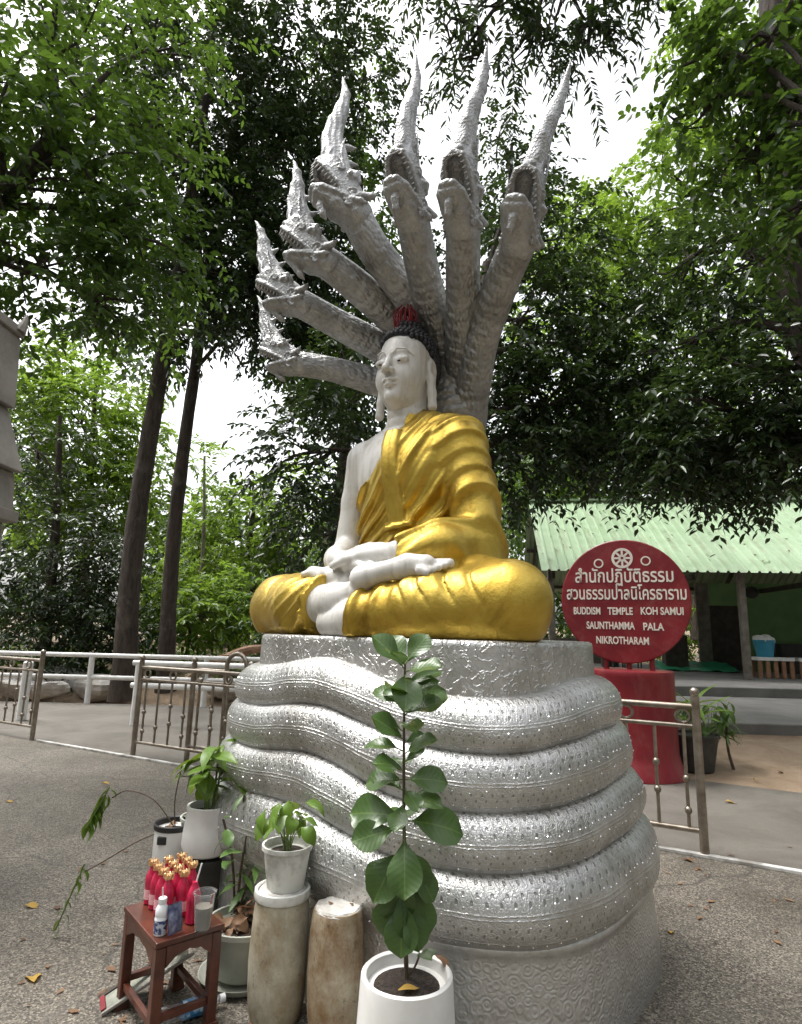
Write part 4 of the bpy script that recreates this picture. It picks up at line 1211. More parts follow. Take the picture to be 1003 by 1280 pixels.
hair.build('curls', M['hair'], head, True)['kind'] = 'stuff'

# red thread garland hung on the topknot
gl = MB(); rng = np.random.default_rng(8)
for i in range(34):
    a = rng.uniform(0, 6.28); r = rng.uniform(.02, .075)
    top = np.array((r * .5 * math.cos(a), r * .5 * math.sin(a), rng.uniform(.06, .12)))
    low = np.array((r * math.cos(a) * 1.2, r * math.sin(a) * 1.2 - .01, rng.uniform(-.09, .0)))
    mid = (top + low) / 2 + np.array((.03 * math.cos(a), .03 * math.sin(a), rng.uniform(-.01, .02)))
    gl.tube(spline([top, mid, low, low + (.012 * math.sin(a), .01, .02)], 8), .0055, 5)
wpos = Matrix.Translation((SX, SY, 0)) @ Matrix.Rotation(SROT, 4, 'Z') @ Vector((HX * BSC, (HY - .02) * BSC, HZ + .36))
gar = gl.build('garland', M['garland'], None, True); gar.location = wpos; gar.scale = (.9, .9, .95)
tag(gar, 'bunch of dark red threads hung on top of the Buddha head', 'garland')
# ------------------------------------------------------------------ props
M['pot_white'] = simple('white_ceramic', (0.66, 0.65, 0.62), (0.80, 0.79, 0.77), 0.35, scale=5, bump=0.05)
M['pot_worn'] = simple('worn_white_plastic', (0.40, 0.40, 0.36), (0.66, 0.66, 0.62), 0.5, scale=9, bump=0.1, contrast=(0.38, 0.52))
M['pot_grey'] = simple('grey_green_plastic', (0.33, 0.34, 0.29), (0.46, 0.47, 0.41), 0.5, scale=6, bump=0.1)
M['pot_dark'] = simple('dark_plastic_pot', (0.02, 0.02, 0.018), (0.05, 0.048, 0.042), 0.55, scale=6, bump=0.1)
M['pot_soil'] = simple('potting_soil', (0.012, 0.008, 0.006), (0.05, 0.034, 0.024), 0.95, scale=60, bump=1.0, bscale=70, bdist=0.02)
M['stem'] = simple('brown_stem', (0.05, 0.035, 0.022), (0.10, 0.07, 0.045), 0.8, scale=30, bump=0.3)
M['green_stem'] = simple('green_stem', (0.10, 0.15, 0.04), (0.16, 0.21, 0.07), 0.6, scale=30, bump=0.1)
M['table_wood'] = simple('red_brown_varnish', (0.050, 0.014, 0.008), (0.115, 0.034, 0.018), 0.28, scale=9, bump=0.12, bscale=45)
def mat_log(nm, t0, base0, base1, stain):
    m, nt, b = new_mat(nm); g = NT(nt); co = g.coord('Object')
    mp = g.n('ShaderNodeMapping'); mp.inputs['Scale'].default_value = (4, 4, 2.6); g.l(co, mp.inputs[0])
    c = g.ramp(g.noise(9, 7, 0.7, co), [(0.3, base0), (0.6, base1)])
    f = g.noise(1.0, 9, 0.75, mp.outputs[0])
    c = g.mix(g.ramp(f, [(t0, (0, 0, 0)), (t0 + .2, (0.92, 0.92, 0.92))]), c, stain)
    c = g.mix(g.ramp(g.noise(26, 5, 0.7, co), [(0.58, (0, 0, 0)), (0.70, (0.7, 0.7, 0.7))]), c, (0.09, 0.065, 0.04))
    s = g.noise(5, 6, 0.7, co); c = g.mix(g.ramp(s, [(0.55, (0, 0, 0)), (0.75, (0.7, 0.7, 0.7))]), c, (0.20, 0.21, 0.11))
    g.l(c, b.inputs['Base Color']); b.inputs['Roughness'].default_value = 0.6
    g.bump(g.noise(24, 5, 0.65, co), 0.4, 0.008, b)
    return m
M['log'] = mat_log('weathered_cement_log', .42, (0.30, 0.27, 0.195), (0.48, 0.445, 0.35), (0.24, 0.165, 0.08))
M['log_brown'] = mat_log('rust_stained_cement_log', .38, (0.33, 0.28, 0.19), (0.50, 0.45, 0.34), (0.19, 0.098, 0.034))
M['cement_top'] = simple('chipped_cement', (0.34, 0.32, 0.29), (0.60, 0.58, 0.54), 0.85, scale=10, bump=0.8, bscale=18, bdist=0.02)
M['dry_leaf'] = leaf_mat('dry_leaf', [(0.09, 0.05, 0.026), (0.18, 0.10, 0.052), (0.25, 0.145, 0.075)], 0.7, 0.15, (0.4, 0.2, 0.08))
M['yellow_leaf'] = leaf_mat('yellow_leaf', [(0.55, 0.36, 0.06), (0.45, 0.27, 0.06)], 0.6, 0.2, (0.6, 0.4, 0.08))
M['ficus_leaf'] = leaf_mat('ficus_leaf', [(0.035, 0.075, 0.016), (0.060, 0.115, 0.026), (0.040, 0.085, 0.020)], 0.33, 0.2, (0.12, 0.22, 0.02))
M['lime_leaf'] = leaf_mat('lime_leaf', [(0.05, 0.12, 0.018), (0.17, 0.27, 0.03), (0.09, 0.18, 0.022), (0.24, 0.32, 0.05)], 0.4, 0.25, (0.35, 0.45, 0.05))
M['mid_leaf'] = leaf_mat('mid_leaf', [(0.05, 0.12, 0.025), (0.09, 0.17, 0.035), (0.05, 0.10, 0.03)], 0.4, 0.25, (0.18, 0.30, 0.04))
def veined(m):
    nt = m.node_tree; g = NT(nt); b = nt.nodes['Principled BSDF']
    uv = g.n('ShaderNodeUVMap').outputs[0]; sep = g.n('ShaderNodeSeparateXYZ'); g.l(uv, sep.inputs[0])
    ax = g.math('ABSOLUTE', g.math('SUBTRACT', sep.outputs[0], 0.5))
    v = g.math('SINE', g.math('MULTIPLY', g.math('SUBTRACT', sep.outputs[1], g.math('MULTIPLY', ax, 0.5)), 55.0))
    g.bump(v, 0.14, 0.001, b)
    old = b.inputs['Base Color'].links[0].from_socket
    mid = g.math('LESS_THAN', ax, 0.022)
    vein = g.math('ADD', g.math('MULTIPLY', g.math('GREATER_THAN', v, 0.93), 0.16), g.math('MULTIPLY', mid, 0.45))
    g.l(g.mix(vein, old, (0.16, 0.24, 0.07)), b.inputs['Base Color'])
veined(M['ficus_leaf'])

def leaf_mesh(name, L, W, widest=0.6, curl=0.25, fold=0.25, wavy=0.05, n=9, seed=0, pointed=False):
    """leaf along +x, face up; outline widest at the given fraction, drooping by curl"""
    r2 = np.random.default_rng(seed)
    V, UV = [], []
    ph = r2.uniform(0, 6)
    for i in range(n):
        t = i / (n - 1)
        a = t / widest if t < widest else (1 - t) / (1 - widest)
        w = W / 2 * (math.sin(a * math.pi / 2) ** (1.1 if t < widest else (1.0 if pointed else 0.55)))
        if t < .04: w = W * .03
        x = L * math.sin(curl * t * 1.6) / (curl * 1.6) if curl else L * t
        zc = -L * (1 - math.cos(curl * t * 1.6)) / (curl * 1.6) if curl else 0
        for j in range(5):
            s = (j - 2) / 2
            V.append((x, s * w, zc + abs(s) * w * fold + wavy * W * math.sin(t * 9 + ph + s * 2) * abs(s)))
            UV.append((.5 + s * .5 * (w / (W / 2)), t))
    ix = np.arange(n * 5).reshape(n, 5)
    return np_mesh(name, V, np.stack([ix[:-1, :-1], ix[1:, :-1], ix[1:, 1:], ix[:-1, 1:]], -1).reshape(-1, 4), uv=UV)
def put_leaf(me, parent, base, az, pitch, scale=1.0, roll=0.0, name='leaf'):
    o = link(name, me, None, parent)
    o.matrix_local = Matrix.Translation(base) @ Matrix.Rotation(az, 4, 'Z') @ Matrix.Rotation(-pitch, 4, 'Y') @ Matrix.Rotation(roll, 4, 'X') @ Matrix.Scale(scale, 4)
    return o

# ---- ficus in a tall white pot
fp = empty('ficus_pot', (0.06, 2.40, 0), 0, 'tall white round planter pot in front of the coiled throne', 'pot')
MB().lathe([(.172, 0), (.182, .01), (.176, .12), (.162, .36), (.160, .375), (.152, .382), (.142, .375), (.138, .34), (.02, .335)], n=48).build('body', M['pot_white'], fp, True)
sl = MB().lathe([(.139, .335), (.10, .342), (.05, .348), (0.001, .35)], n=24, cap0=False, cap1=False)
sl.build('soil', M['pot_soil'], fp, True)
fic = empty('ficus_plant', (0.06, 2.42, .345), 0, 'upright ficus with large dark green leaves growing in the tall white pot', 'plant')
stem_pts = [(0.0, 0, 0), (-.012, .0, .25), (-.02, .0, .5), (-.028, .01, .8), (-.03, .01, 1.08)]
MB().tube(spline(stem_pts, 18), list(np.linspace(.0085, .004, 18)), 8).build('stem', M['stem'], fic, True)
MB().tube(spline([(.0, .0, 0), (.03, -.01, .05), (.045, -.01, .09)], 6), .004, 6).build('stem', M['stem'], fic, True)
FL = [leaf_mesh('leaf', .165, .115, .62, c, .22, .06, seed=i) for i, c in enumerate((.25, .5, .8, .1))]
FLn = [leaf_mesh('leaf', .15, .07, .55, c, .3, .05, seed=9 + i) for i, c in enumerate((.3, .6))]
for me in FL + FLn: me.materials.append(M['ficus_leaf'])
def stem_at(z):
    zz = [p[2] for p in stem_pts]
    return (np.interp(z, zz, [p[0] for p in stem_pts]), np.interp(z, zz, [p[1] for p in stem_pts]), z)
leaves = [  # height, azimuth deg (0 = right, 270 = towards camera), pitch deg, scale, mesh
    (1.08, 130, 50, .85, 0), (1.08, 20, 52, .78, 3), (1.075, 250, 30, .80, 0), (1.06, 190, 50, .95, 0), (1.04, 275, -20, 1.0, 1), (1.05, 330, 20, .8, 0),
    (1.0, 10, 28, .92, 4), (.97, 175, 12, .55, 5), (.92, 160, 34, .98, 5), (.93, 60, 60, .62, 0), (.89, 15, 34, 1.02, 0), (.90, 350, 20, .8, 3),
    (.83, 172, 30, .72, 4), (.79, 30, 18, .62, 4), (.76, 178, 22, .92, 5), (.72, 5, 40, .55, 4),
    (.96, 250, 25, .8, 0), (.86, 285, 15, .75, 1), (.94, 340, 40, .8, 0), (.80, 200, 40, .8, 0), (.75, 330, 35, .75, 0), (.69, 215, 30, .7, 1), (.62, 150, 25, .8, 0), (.59, 330, 15, .8, 1),
    (.66, 175, 4, .82, 1), (.66, 350, 8, .88, 1), (.63, 300, -20, .6, 0), (.60, 20, -10, .6, 4), (.58, 250, -30, .62, 0),
    (.53, 178, 8, 1.15, 1), (.52, 352, 0, 1.2, 1), (.50, 200, -8, .9, 0),
    (.50, 272, -50, 1.05, 0), (.45, 215, -52, 1.0, 0), (.46, 325, -55, .9, 1), (.42, 250, -66, 1.1, 1), (.43, 185, -42, .9, 0), (.41, 345, -48, .85, 0),
    (.36, 290, -66, 1.0, 0), (.34, 225, -60, 1.0, 1), (.33, 335, -56, .9, 0), (.31, 262, -62, 1.0, 0), (.30, 195, -52, .85, 1), (.27, 300, -45, .8, 1), (.27, 110, -30, .9, 1), (.5, 90, 10, .9, 0), (.7, 95, 10, .8, 0)]
rng = np.random.default_rng(5)
for z, az, pt, s, k in leaves:
    b0 = np.array(stem_at(z)); a = R(az)
    st = (.022 if z > .51 else .05) * s; d = np.array((math.cos(a) * math.cos(R(pt)), math.sin(a) * math.cos(R(pt)), math.sin(R(pt))))
    lf = put_leaf((FL + FLn)[k], fic, b0 + d * st, a, R(pt), s * 1.06, .75 * math.cos(a) + rng.uniform(-.25, .25))
    MB().tube([b0, b0 + d * (st + .012)], .0028, 5).build('petiole', M['green_stem'], fic, True)
lf = put_leaf(FL[0], fic, np.array((.045, -.01, .09)), R(290), R(25), .62, .2)
dl = leaf_mesh('fallen_leaf', .085, .038, .5, .2, .2, .03, seed=3, pointed=True); dl.materials.append(M['yellow_leaf'])
dl2 = leaf_mesh('fallen_leaf', .085, .045, .5, .9, .3, .08, seed=4, pointed=True); dl2.materials.append(M['dry_leaf'])
def fallen(me, loc, rz, s, lab, tilt=0.0, rx=0.0):
    o = link('fallen_leaf', me); o.location = loc; o.rotation_euler = (rx, tilt, rz); o.scale = (s,) * 3
    tag(o, lab, 'leaf', 'fallen leaves')
fallen(dl, (.03, 2.325, .362), R(28), 1.0, 'yellow fallen leaf on the soil of the tall white pot')
fallen(dl2, (.165, 2.47, .40), R(-30), .9, 'curled brown leaf on the rim of the tall white pot')

# ---- two cement logs
def cement_log(x, y, r, h, label, seed):
    t = empty('cement_log', (x, y, 0), seed, label, 'post', 'cement log posts')
    q = MB().lathe([(r * .86, 0), (r * .93, .02), (r * 1.0, .10), (r * 1.02, h * .45), (r * .97, h * .8), (r * .93, h - .035), (r * .90, h - .015), (r * .86, h - .003), (r * .6, h)], n=40, cap1=False)
    V = np.array(q.v); a = np.arctan2(V[:, 1], V[:, 0])
    V[:, :2] *= (1 + .02 * np.sin(3 * a + seed) * np.sin(V[:, 2] * 6 + seed) + .012 * np.sin(7 * a - V[:, 2] * 9))[:, None]
    q.v = [tuple(p) for p in V]; q.build('shaft', M['log' if seed < 2 else 'log_brown'], t, True)
    q = MB().lathe([(r * .88, h - .008), (r * .80, h + .004), (r * .5, h + .006), (.001, h + .002)], n=28, cap0=False, cap1=False)
    V = np.array(q.v); V[:, 2] += .004 * np.sin(V[:, 0] * 90) * np.sin(V[:, 1] * 70); q.v = [tuple(p) for p in V]
    q.build('top', M['cement_top'], t, True)
    if seed < 2: MB().lathe([(r * .90, h - .03), (r * .97, h - .028), (r * 1.0, h - .012), (r * .98, h + .006), (r * .90, h + .008), (r * .85, h + .002)], n=36, cap0=False, cap1=False).build('rim', M['pot_worn'], t, True)
    return t
cement_log(-.462, 2.835, .118, .47, 'weathered cement log post carrying a small white pot', 1.0)
cement_log(-.215, 2.735, .110, .45, 'weathered cement log post with a bare broken top beside the tall white pot', 2.6)
for i in range(2):
    a = i * 2.9
    fallen(dl2, (-.215 + .045 * math.cos(a), 2.735 + .04 * math.sin(a), .459), a * 2, .45, ('dry leaf scrap on the near side of the bare cement log top', 'dry leaf scrap on the far side of the bare cement log top')[i])

# ---- generic pots and leafy plants
def pot(name, loc, prof, mat, label, soil_r, soil_z, cat='pot', group=None, n=40):
    t = empty(name, loc, 0, label, cat, group)
    MB().lathe(prof, n=n).build('body', mat, t, True)
    q = MB().lathe([(soil_r, soil_z), (soil_r * .6, soil_z + .008), (.001, soil_z + .012)], n=20, cap0=False, cap1=False)
    q.build('soil', M['pot_soil'], t, True)
    return t
def tpot(r0, r1, h, lip=.008, th=.008):
    return [(r0 * .96, 0), (r0, .006), (r1, h - lip * 2), (r1 + lip, h - lip * 2), (r1 + lip, h), (r1 - th * .2, h), (r1 - th, h - .03), (r0 * .5, h - .035)]
# small pot on the log
pot('small_pot', (-.452, 2.84, .475), tpot(.078, .1, .17), M['pot_worn'], 'small worn white pot standing on a cement log', .094, .135)
LM = [leaf_mesh('leaf', .10, .062, .45, c, .25, .06, seed=20 + i, pointed=True) for i, c in enumerate((.4, .8, 1.1))]
for me in LM: me.materials.append(M['lime_leaf'])
def bushy(name, loc, label, n, height, spread, meshes, seed, stem_mat, scale=(.7, 1.1), up=0.6, droop=0.2, lean=(0, 0), cat='plant', rs=.0028):
    t = empty(name, loc, 0, label, cat); r2 = np.random.default_rng(seed)
    for i in range(n):
        az = i * 2.4 + r2.uniform(-.4, .4); el = up + r2.uniform(-.35, .35)
        L = height * r2.uniform(.45, 1.0)
        e = np.array((math.cos(az) * L * math.cos(el) * spread + lean[0] * L, math.sin(az) * L * math.cos(el) * spread + lean[1] * L, L * math.sin(min(el + .35, 1.5))))
        m_ = e * .5 + np.array((0, 0, L * .12))
        MB().tube(spline([(r2.uniform(-.02, .02), r2.uniform(-.02, .02), 0), m_, e], 7), [rs * (1 - .08 * k) for k in range(7)], 5).build('stem', stem_mat, t, True)
        put_leaf(meshes[i % len(meshes)], t, e, az + r2.uniform(-.5, .5), r2.uniform(-.5, .35) - droop, r2.uniform(*scale), r2.uniform(-.5, .5))
    return t
bushy('lime_plant', (-.452, 2.84, .615), 'small plant with lime green leaves in the pot on the cement log', 17, .22, .62, LM, 6, M['green_stem'], (.75, 1.15), .9, .25, (-.02, -.1))
# tall plant in white pot on a dark stand
pot('plant_stand', (-.985, 3.5, 0), [(.135, 0), (.14, .01), (.115, .34), (.12, .35), (.12, .365), (.02, .366)], M['pot_dark'], 'dark upturned pot used as a stand under the white pot', .02, .366)
pot('white_pot', (-.985, 3.5, .378), [(.098, 0), (.115, .01), (.13, .05), (.125, .12), (.112, .215), (.116, .225), (.116, .24), (.104, .24), (.10, .2), (.03, .195)], M['pot_white'], 'rounded white pot with a tall green plant on a dark stand', .10, .2)
BL = [leaf_mesh('leaf', .24, .075, .45, c, .3, .05, seed=30 + i, pointed=True) for i, c in enumerate((.35, .7, 1.0))]
BL.append(leaf_mesh('leaf', .17, .11, .45, .6, .2, .05, seed=37, pointed=True))
for me in BL: me.materials.append(M['lime_leaf'])
tp = empty('tall_plant', (-.985, 3.5, .575), 0, 'tall plant with arching lime green leaves in the rounded white pot', 'plant')
r2 = np.random.default_rng(12)
for i, (dx, dy, hh) in enumerate(((-.03, 0, .30), (.02, .01, .36), (-.005, -.02, .33), (.04, -.01, .28))):
    p1 = np.array((dx * 1.6 - .01, dy * 2, hh))
    MB().tube(spline([(dx * .7, dy, 0), (dx, dy * 1.4, hh * .5), p1], 8), list(np.linspace(.008, .005, 8)), 7).build('stem', M['green_stem'], tp, True)
    for k in range(6):
        z = hh * (.45 + .11 * k); b0 = np.array((dx * (.7 + .9 * z / hh), dy * (1 + z / hh), z)); az = k * 2.4 + i * 1.1
        put_leaf(BL[(k + i) % 3], tp, b0, az, r2.uniform(-.2, .6), r2.uniform(.8, 1.2), r2.uniform(-.4, .4))
for az, pt, s, z in ((3.6, -.5, 1.15, .27), (4.4, -1.0, 1.1, .24), (3.1, -.2, 1.0, .3), (4.9, -.7, .9, .2)):
    put_leaf(BL[3], tp, np.array((-.02, -.01, z)), az, pt, s, .2)
# white pot with black rim behind
rp = pot('rimmed_pot', (-1.2, 3.62, 0), [(.10, 0), (.105, .01), (.104, .465), (.03, .44)], M['pot_white'], 'tall white pot with a black rim behind the offering table', .098, .445)
MB().box((-.03, -.098, .425), (.05, .02, .04)).build('handle_band', M['black'], rp, bevel=.004)
MB().lathe([(.104, .462), (.110, .466), (.112, .49), (.107, .495), (.099, .49), (.098, .43)], n=36, cap0=False, cap1=False).build('rim', M['black'], rp, True)
rl = empty('leaf_litter', (-1.2, 3.62, .455), 0, 'dry brown leaves filling the black-rimmed pot', 'leaves')
for i in range(9):
    a = i * .8; put_leaf(dl2, rl, np.array((.055 * math.cos(a), .05 * math.sin(a), .012)), a * 2.1, r2.uniform(-.3, .6), .8, r2.uniform(-.5, .5))
pot('grey_pot', (-1.075, 3.72, 0), tpot(.10, .12, .5), M['pot_grey'], 'tall grey pot between the rimmed pot and the rounded white pot', .11, .46)
# wiry trailing plant with two hanging leaf sprays
vine = empty('trailing_vine', (-1.2, 3.62, .46), 0, 'wiry trailing vine reaching left from the black-rimmed pot', 'plant')
VL = [leaf_mesh('leaf', .10, .04, .45, c, .25, .06, seed=40 + i, pointed=True) for i, c in enumerate((.4, .8))]
for me in VL: me.materials.append(M['lime_leaf'])
def rel(p): return np.array(p) - np.array((-1.2, 3.62, .46))
runs = [[(-1.2, 3.62, .46), (-1.33, 3.62, .60), (-1.52, 3.72, .62), (-1.64, 3.8, .56)], [(-1.2, 3.62, .46), (-1.35, 3.55, .42), (-1.5, 3.46, .34), (-1.58, 3.42, .30)], [(-1.2, 3.62, .46), (-1.2, 3.58, .62), (-1.17, 3.56, .8)]]
for rn in runs: MB().tube([rel(p) for p in spline(rn, 16)], .0035, 5).build('stem', M['stem'], vine, True)
r2 = np.random.default_rng(21)
for c, dz, nl in (((-1.66, 3.8, .62), -.22, 22), ((-1.58, 3.42, .34), -.30, 12)):
    pts = [np.array(c) + np.array((-.10 * t, -.02 * t, dz * t)) for t in np.linspace(0, 1, 6)]
    MB().tube([rel(p) for p in pts], .004, 5).build('stem', M['green_stem'], vine, True)
    for k in range(nl):
        t = k / nl; p = np.array(c) + np.array((-.10 * t, -.02 * t, dz * t))
        put_leaf(VL[k % 2], vine, rel(p), (0.3 if k % 2 else 2.8) + r2.uniform(-.5, .5), -.75 + r2.uniform(-.4, .3), r2.uniform(.8, 1.25) if dz > -.25 else r2.uniform(.5, .8), r2.uniform(-.4, .4))
# grey pot of dry leaves with a saucer, right of the table
gp = pot('dry_leaf_pot', (-.665, 3.10, .03), tpot(.125, .17, .21, .01), M['pot_grey'], 'grey pot full of dry leaves between the table and the cement logs', .16, .17)
o = MB().lathe([(.13, 0), (.165, .01), (.19, .035), (.195, .035), (.17, .004)], c=(0, 0, 0), n=36).build('saucer', M['pot_grey'], None, True); o.location = (-.665, 3.10, .004); tag(o, 'grey saucer under the pot of dry leaves', 'saucer')
DL = [leaf_mesh('leaf', .11, .05, .5, c, .35, .12, seed=50 + i, pointed=True) for i, c in enumerate((.5, 1.0, 1.4))]
for me in DL: me.materials.append(M['dry_leaf'])
heap = empty('dry_leaf_heap', (-.665, 3.10, .205), 0, 'heap of curled brown leaves in the grey pot beside the table', 'leaves')
r2 = np.random.default_rng(31)
for i in range(34):
    a, rr = r2.uniform(0, 6.28), r2.uniform(0, .14)
    put_leaf(DL[i % 3], heap, np.array((rr * math.cos(a), rr * math.sin(a), r2.uniform(0.0, .08 * (1.2 - rr / .14)))), r2.uniform(0, 6.28), r2.uniform(-.4, .7), r2.uniform(.6, 1.0), r2.uniform(-1, 1))
# sparse dark plant rising from behind the table
SL = [leaf_mesh('leaf', .12, .03, .45, c, .2, .04, seed=60 + i, pointed=True) for i, c in enumerate((.3, .7))] + [leaf_mesh('leaf', .11, .055, .5, .5, .2, .06, seed=66)]
for me in SL: me.materials.append(M['mid_leaf'])
sp_ = empty('straggly_plant', (-.74, 3.22, .2), 0, 'straggly dark green plant rising behind the drinks on the table', 'plant')
for i, (ex, ey, ez) in enumerate(((-.10, .02, .42), (.03, -.02, .36), (.12, .0, .30), (-.02, .08, .52))):
    pts = spline([(0, 0, -.05), (ex * .4, ey, ez * .55), (ex, ey, ez)], 9)
    MB().tube(pts, .006, 6).build('stem', M['stem'], sp_, True)
    for k in range(7):
        p = pts[2 + k]
        put_leaf(SL[(k + i) % 3], sp_, p, k * 2.3 + i, r2.uniform(-.5, .5), r2.uniform(.7, 1.2), r2.uniform(-.4, .4))
sil = pot('silver_bowl_pot', (-.60, 3.42, 0), tpot(.14, .19, .30, .01), M['pot_grey'], 'wide grey pot pressed against the lowest coil behind the small white pot', .175, .26)
gr = empty('grassy_plant', (-.60, 3.42, .27), 0, 'thin grassy plant in the wide grey pot against the coil', 'plant')
for i in range(26):
    a = i * 2.4; put_leaf(SL[i % 2], gr, np.array((.05 * math.cos(a), .05 * math.sin(a), 0)), a, r2.uniform(.5, 1.3), r2.uniform(1.0, 1.9), r2.uniform(-.3, .3))

# ---- offering table
TX, TY, TR = -.905, 2.80, R(-50)
TH_ = .375
tb_ = empty('offering_table', (TX, TY, 0), TR, 'small red-brown wooden table holding red drink bottles', 'table')
TW, TD = .40, .27
MB().box((0, 0, TH_ - .011), (TW, TD, .022)).build('table_top', M['table_wood'], tb_, bevel=.004)
for sx in (-1, 1):
    for sy in (-1, 1):
        x, y = sx * (TW / 2 - .024), sy * (TD / 2 - .024)
        q = MB().box((x, y, (TH_ - .024) / 2), (.04, .04, TH_ - .024)); q.build('leg', M['table_wood'], tb_, bevel=.004)
        MB().box((x + sx * .004, y + sy * .004, .016), (.056, .056, .032), 0, .82).build('foot', M['table_wood'], tb_, bevel=.003)
def apron(L, pos, rz):
    n_ = 12; V = []
    for i in range(n_ + 1):
        t = i / n_; x = (t - .5) * L; zl = TH_ - .024 - .028 - .045 * abs(2 * t - 1) ** 2.5 - .006 * math.sin(t * math.pi * 4) ** 2
        for y in (-.009, .009): V += [(x, y, TH_ - .0245), (x, y, zl)]
    F = []
    for i in range(n_):
        a = i * 4; b = a + 4
        F += [(a, a + 1, b + 1, b), (a + 2, b + 2, b + 3, a + 3), (a + 1, a + 3, b + 3, b + 1), (a, b, b + 2, a + 2)]
    q = MB().add(V, F); o = q.build('apron', M['table_wood'], tb_); o.location = (*pos, 0); o.rotation_euler = (0, 0, rz)
apron(TW - .09, (0, -TD / 2 + .014), 0); apron(TW - .09, (0, TD / 2 - .014), 0); apron(TD - .09, (-TW / 2 + .014, 0), R(90)); apron(TD - .09, (TW / 2 - .014, 0), R(90))
for sy in (-1, 1): MB().box((0, sy * (TD / 2 - .024), .085), (TW - .09, .022, .026)).build('stretcher', M['table_wood'], tb_, bevel=.003)
for sx in (-1, 1): MB().box((sx * (TW / 2 - .024), 0, .105), (.022, TD - .09, .026)).build('stretcher', M['table_wood'], tb_, bevel=.003)
TM = Matrix.Translation((TX, TY, TH_ + .001)) @ Matrix.Rotation(TR, 4, 'Z')
def ontable(x, y): return TM @ Vector((x, y, 0))
# red drink bottles with gold ribbon caps
m_, nt_, b_ = new_mat('red_drink'); g_ = NT(nt_)
g_.l(g_.ramp(g_.noise(18, 3, .5, g_.coord()), [(.35, (.48, .012, .055)), (.65, (.68, .03, .10))]), b_.inputs['Base Color']); b_.inputs['Roughness'].default_value = .12
b_.inputs['Transmission Weight'].default_value = .25; b_.inputs['Subsurface Weight'].default_value = .0
M['red_drink'] = m_
M['ribbon'] = simple('gold_ribbon', (.55, .30, .12), (.75, .55, .30), .35, .3, scale=40, bump=0)
M['red_label'] = simple('pink_white_label', (.75, .30, .35), (.85, .62, .60), .4, scale=70, bump=0)
bme = MB().lathe([(.022, 0), (.027, .004), (.028, .03), (.0255, .055), (.028, .085), (.0275, .105), (.020, .125), (.012, .142), (.0115, .15)], n=18).mesh('body', True); bme.materials.append(M['red_drink'])
cme = MB().lathe([(.0135, .148), (.0145, .152), (.0145, .165), (.012, .167)], n=14)
for i in range(8):
    a = i * math.pi / 4; cme.tube(spline([(.010 * math.cos(a), .010 * math.sin(a), .162), (.018 * math.cos(a + .3), .018 * math.sin(a + .3), .174 - .005 * (i % 2)), (.021 * math.cos(a), .021 * math.sin(a), .160 - .008 * (i % 2)), (.014 * math.cos(a - .2), .014 * math.sin(a - .2), .150)], 8), .0026, 5)
cme = cme.mesh('cap', True); cme.materials.append(M['ribbon'])
lme = MB()
ns = 9
lv = [(.0279 * math.cos(w), .0279 * math.sin(w), z) for w in np.linspace(-1.0, 1.0, ns) for z in (.022, .060)]
lme.add(lv, [(2 * i, 2 * i + 2, 2 * i + 3, 2 * i + 1) for i in range(ns - 1)]); lme = lme.mesh('label', True); lme.materials.append(M['red_label'])
ORD = ('first', 'second', 'third', 'fourth')
k = 0
for ix in range(4):
    for iy in range(3):
        x, y = -.165 + ix * .062 + (.006 if iy % 2 else 0), .085 - iy * .062
        if (ix, iy) == (3, 0): continue
        p = ontable(x, y)
        t = empty('drink_bottle', p, -1.25 + .35 * math.sin(k * 2.1), f'red drink bottle with gold ribbon cap, {ORD[iy]} row from the back, {ORD[ix]} from the left', 'bottle', 'red drink bottles')
        link('body', bme, None, t); link('cap', cme, None, t); link('label', lme, None, t); k += 1
p = ontable(.115, .035)
t = empty('opened_bottle', p, 0, 'red drink bottle with a white straw beside the plastic cup', 'bottle')
link('body', bme, None, t); M['straw'] = simple('white_straw', (.8, .8, .78), (.7, .7, .7), .4, bump=0)
MB().tube([(0, 0, .08), (.004, .006, .15), (.018, .012, .215)], .0032, 8).build('straw', M['straw'], t, True)
# white yoghurt bottle
t = empty('white_bottle', ontable(.135, -.10), .5, 'small white plastic bottle with blue label and straw at the table corner', 'bottle')
M['white_plastic'] = simple('white_plastic', (.75, .76, .78), (.82, .83, .84), .3, bump=0)
M['navy_label'] = simple('navy_label', (.03, .05, .16), (.45, .48, .55), .35, scale=55, bump=0, contrast=(.48, .56))
MB().lathe([(.022, 0), (.0245, .004), (.0245, .058), (.022, .064), (.0245, .072), (.023, .092), (.014, .108), (.016, .112), (.016, .128), (.012, .131), (.0, .131)], n=24, cap1=False).build('body', M['white_plastic'], t, True)
MB().lathe([(.0249, .008), (.0249, .054)], n=24, cap0=False, cap1=False).build('label', M['navy_label'], t, True)
MB().tube([(0, 0, .125), (-.004, .002, .165)], .0025, 7).build('straw', M['straw'], t, True)
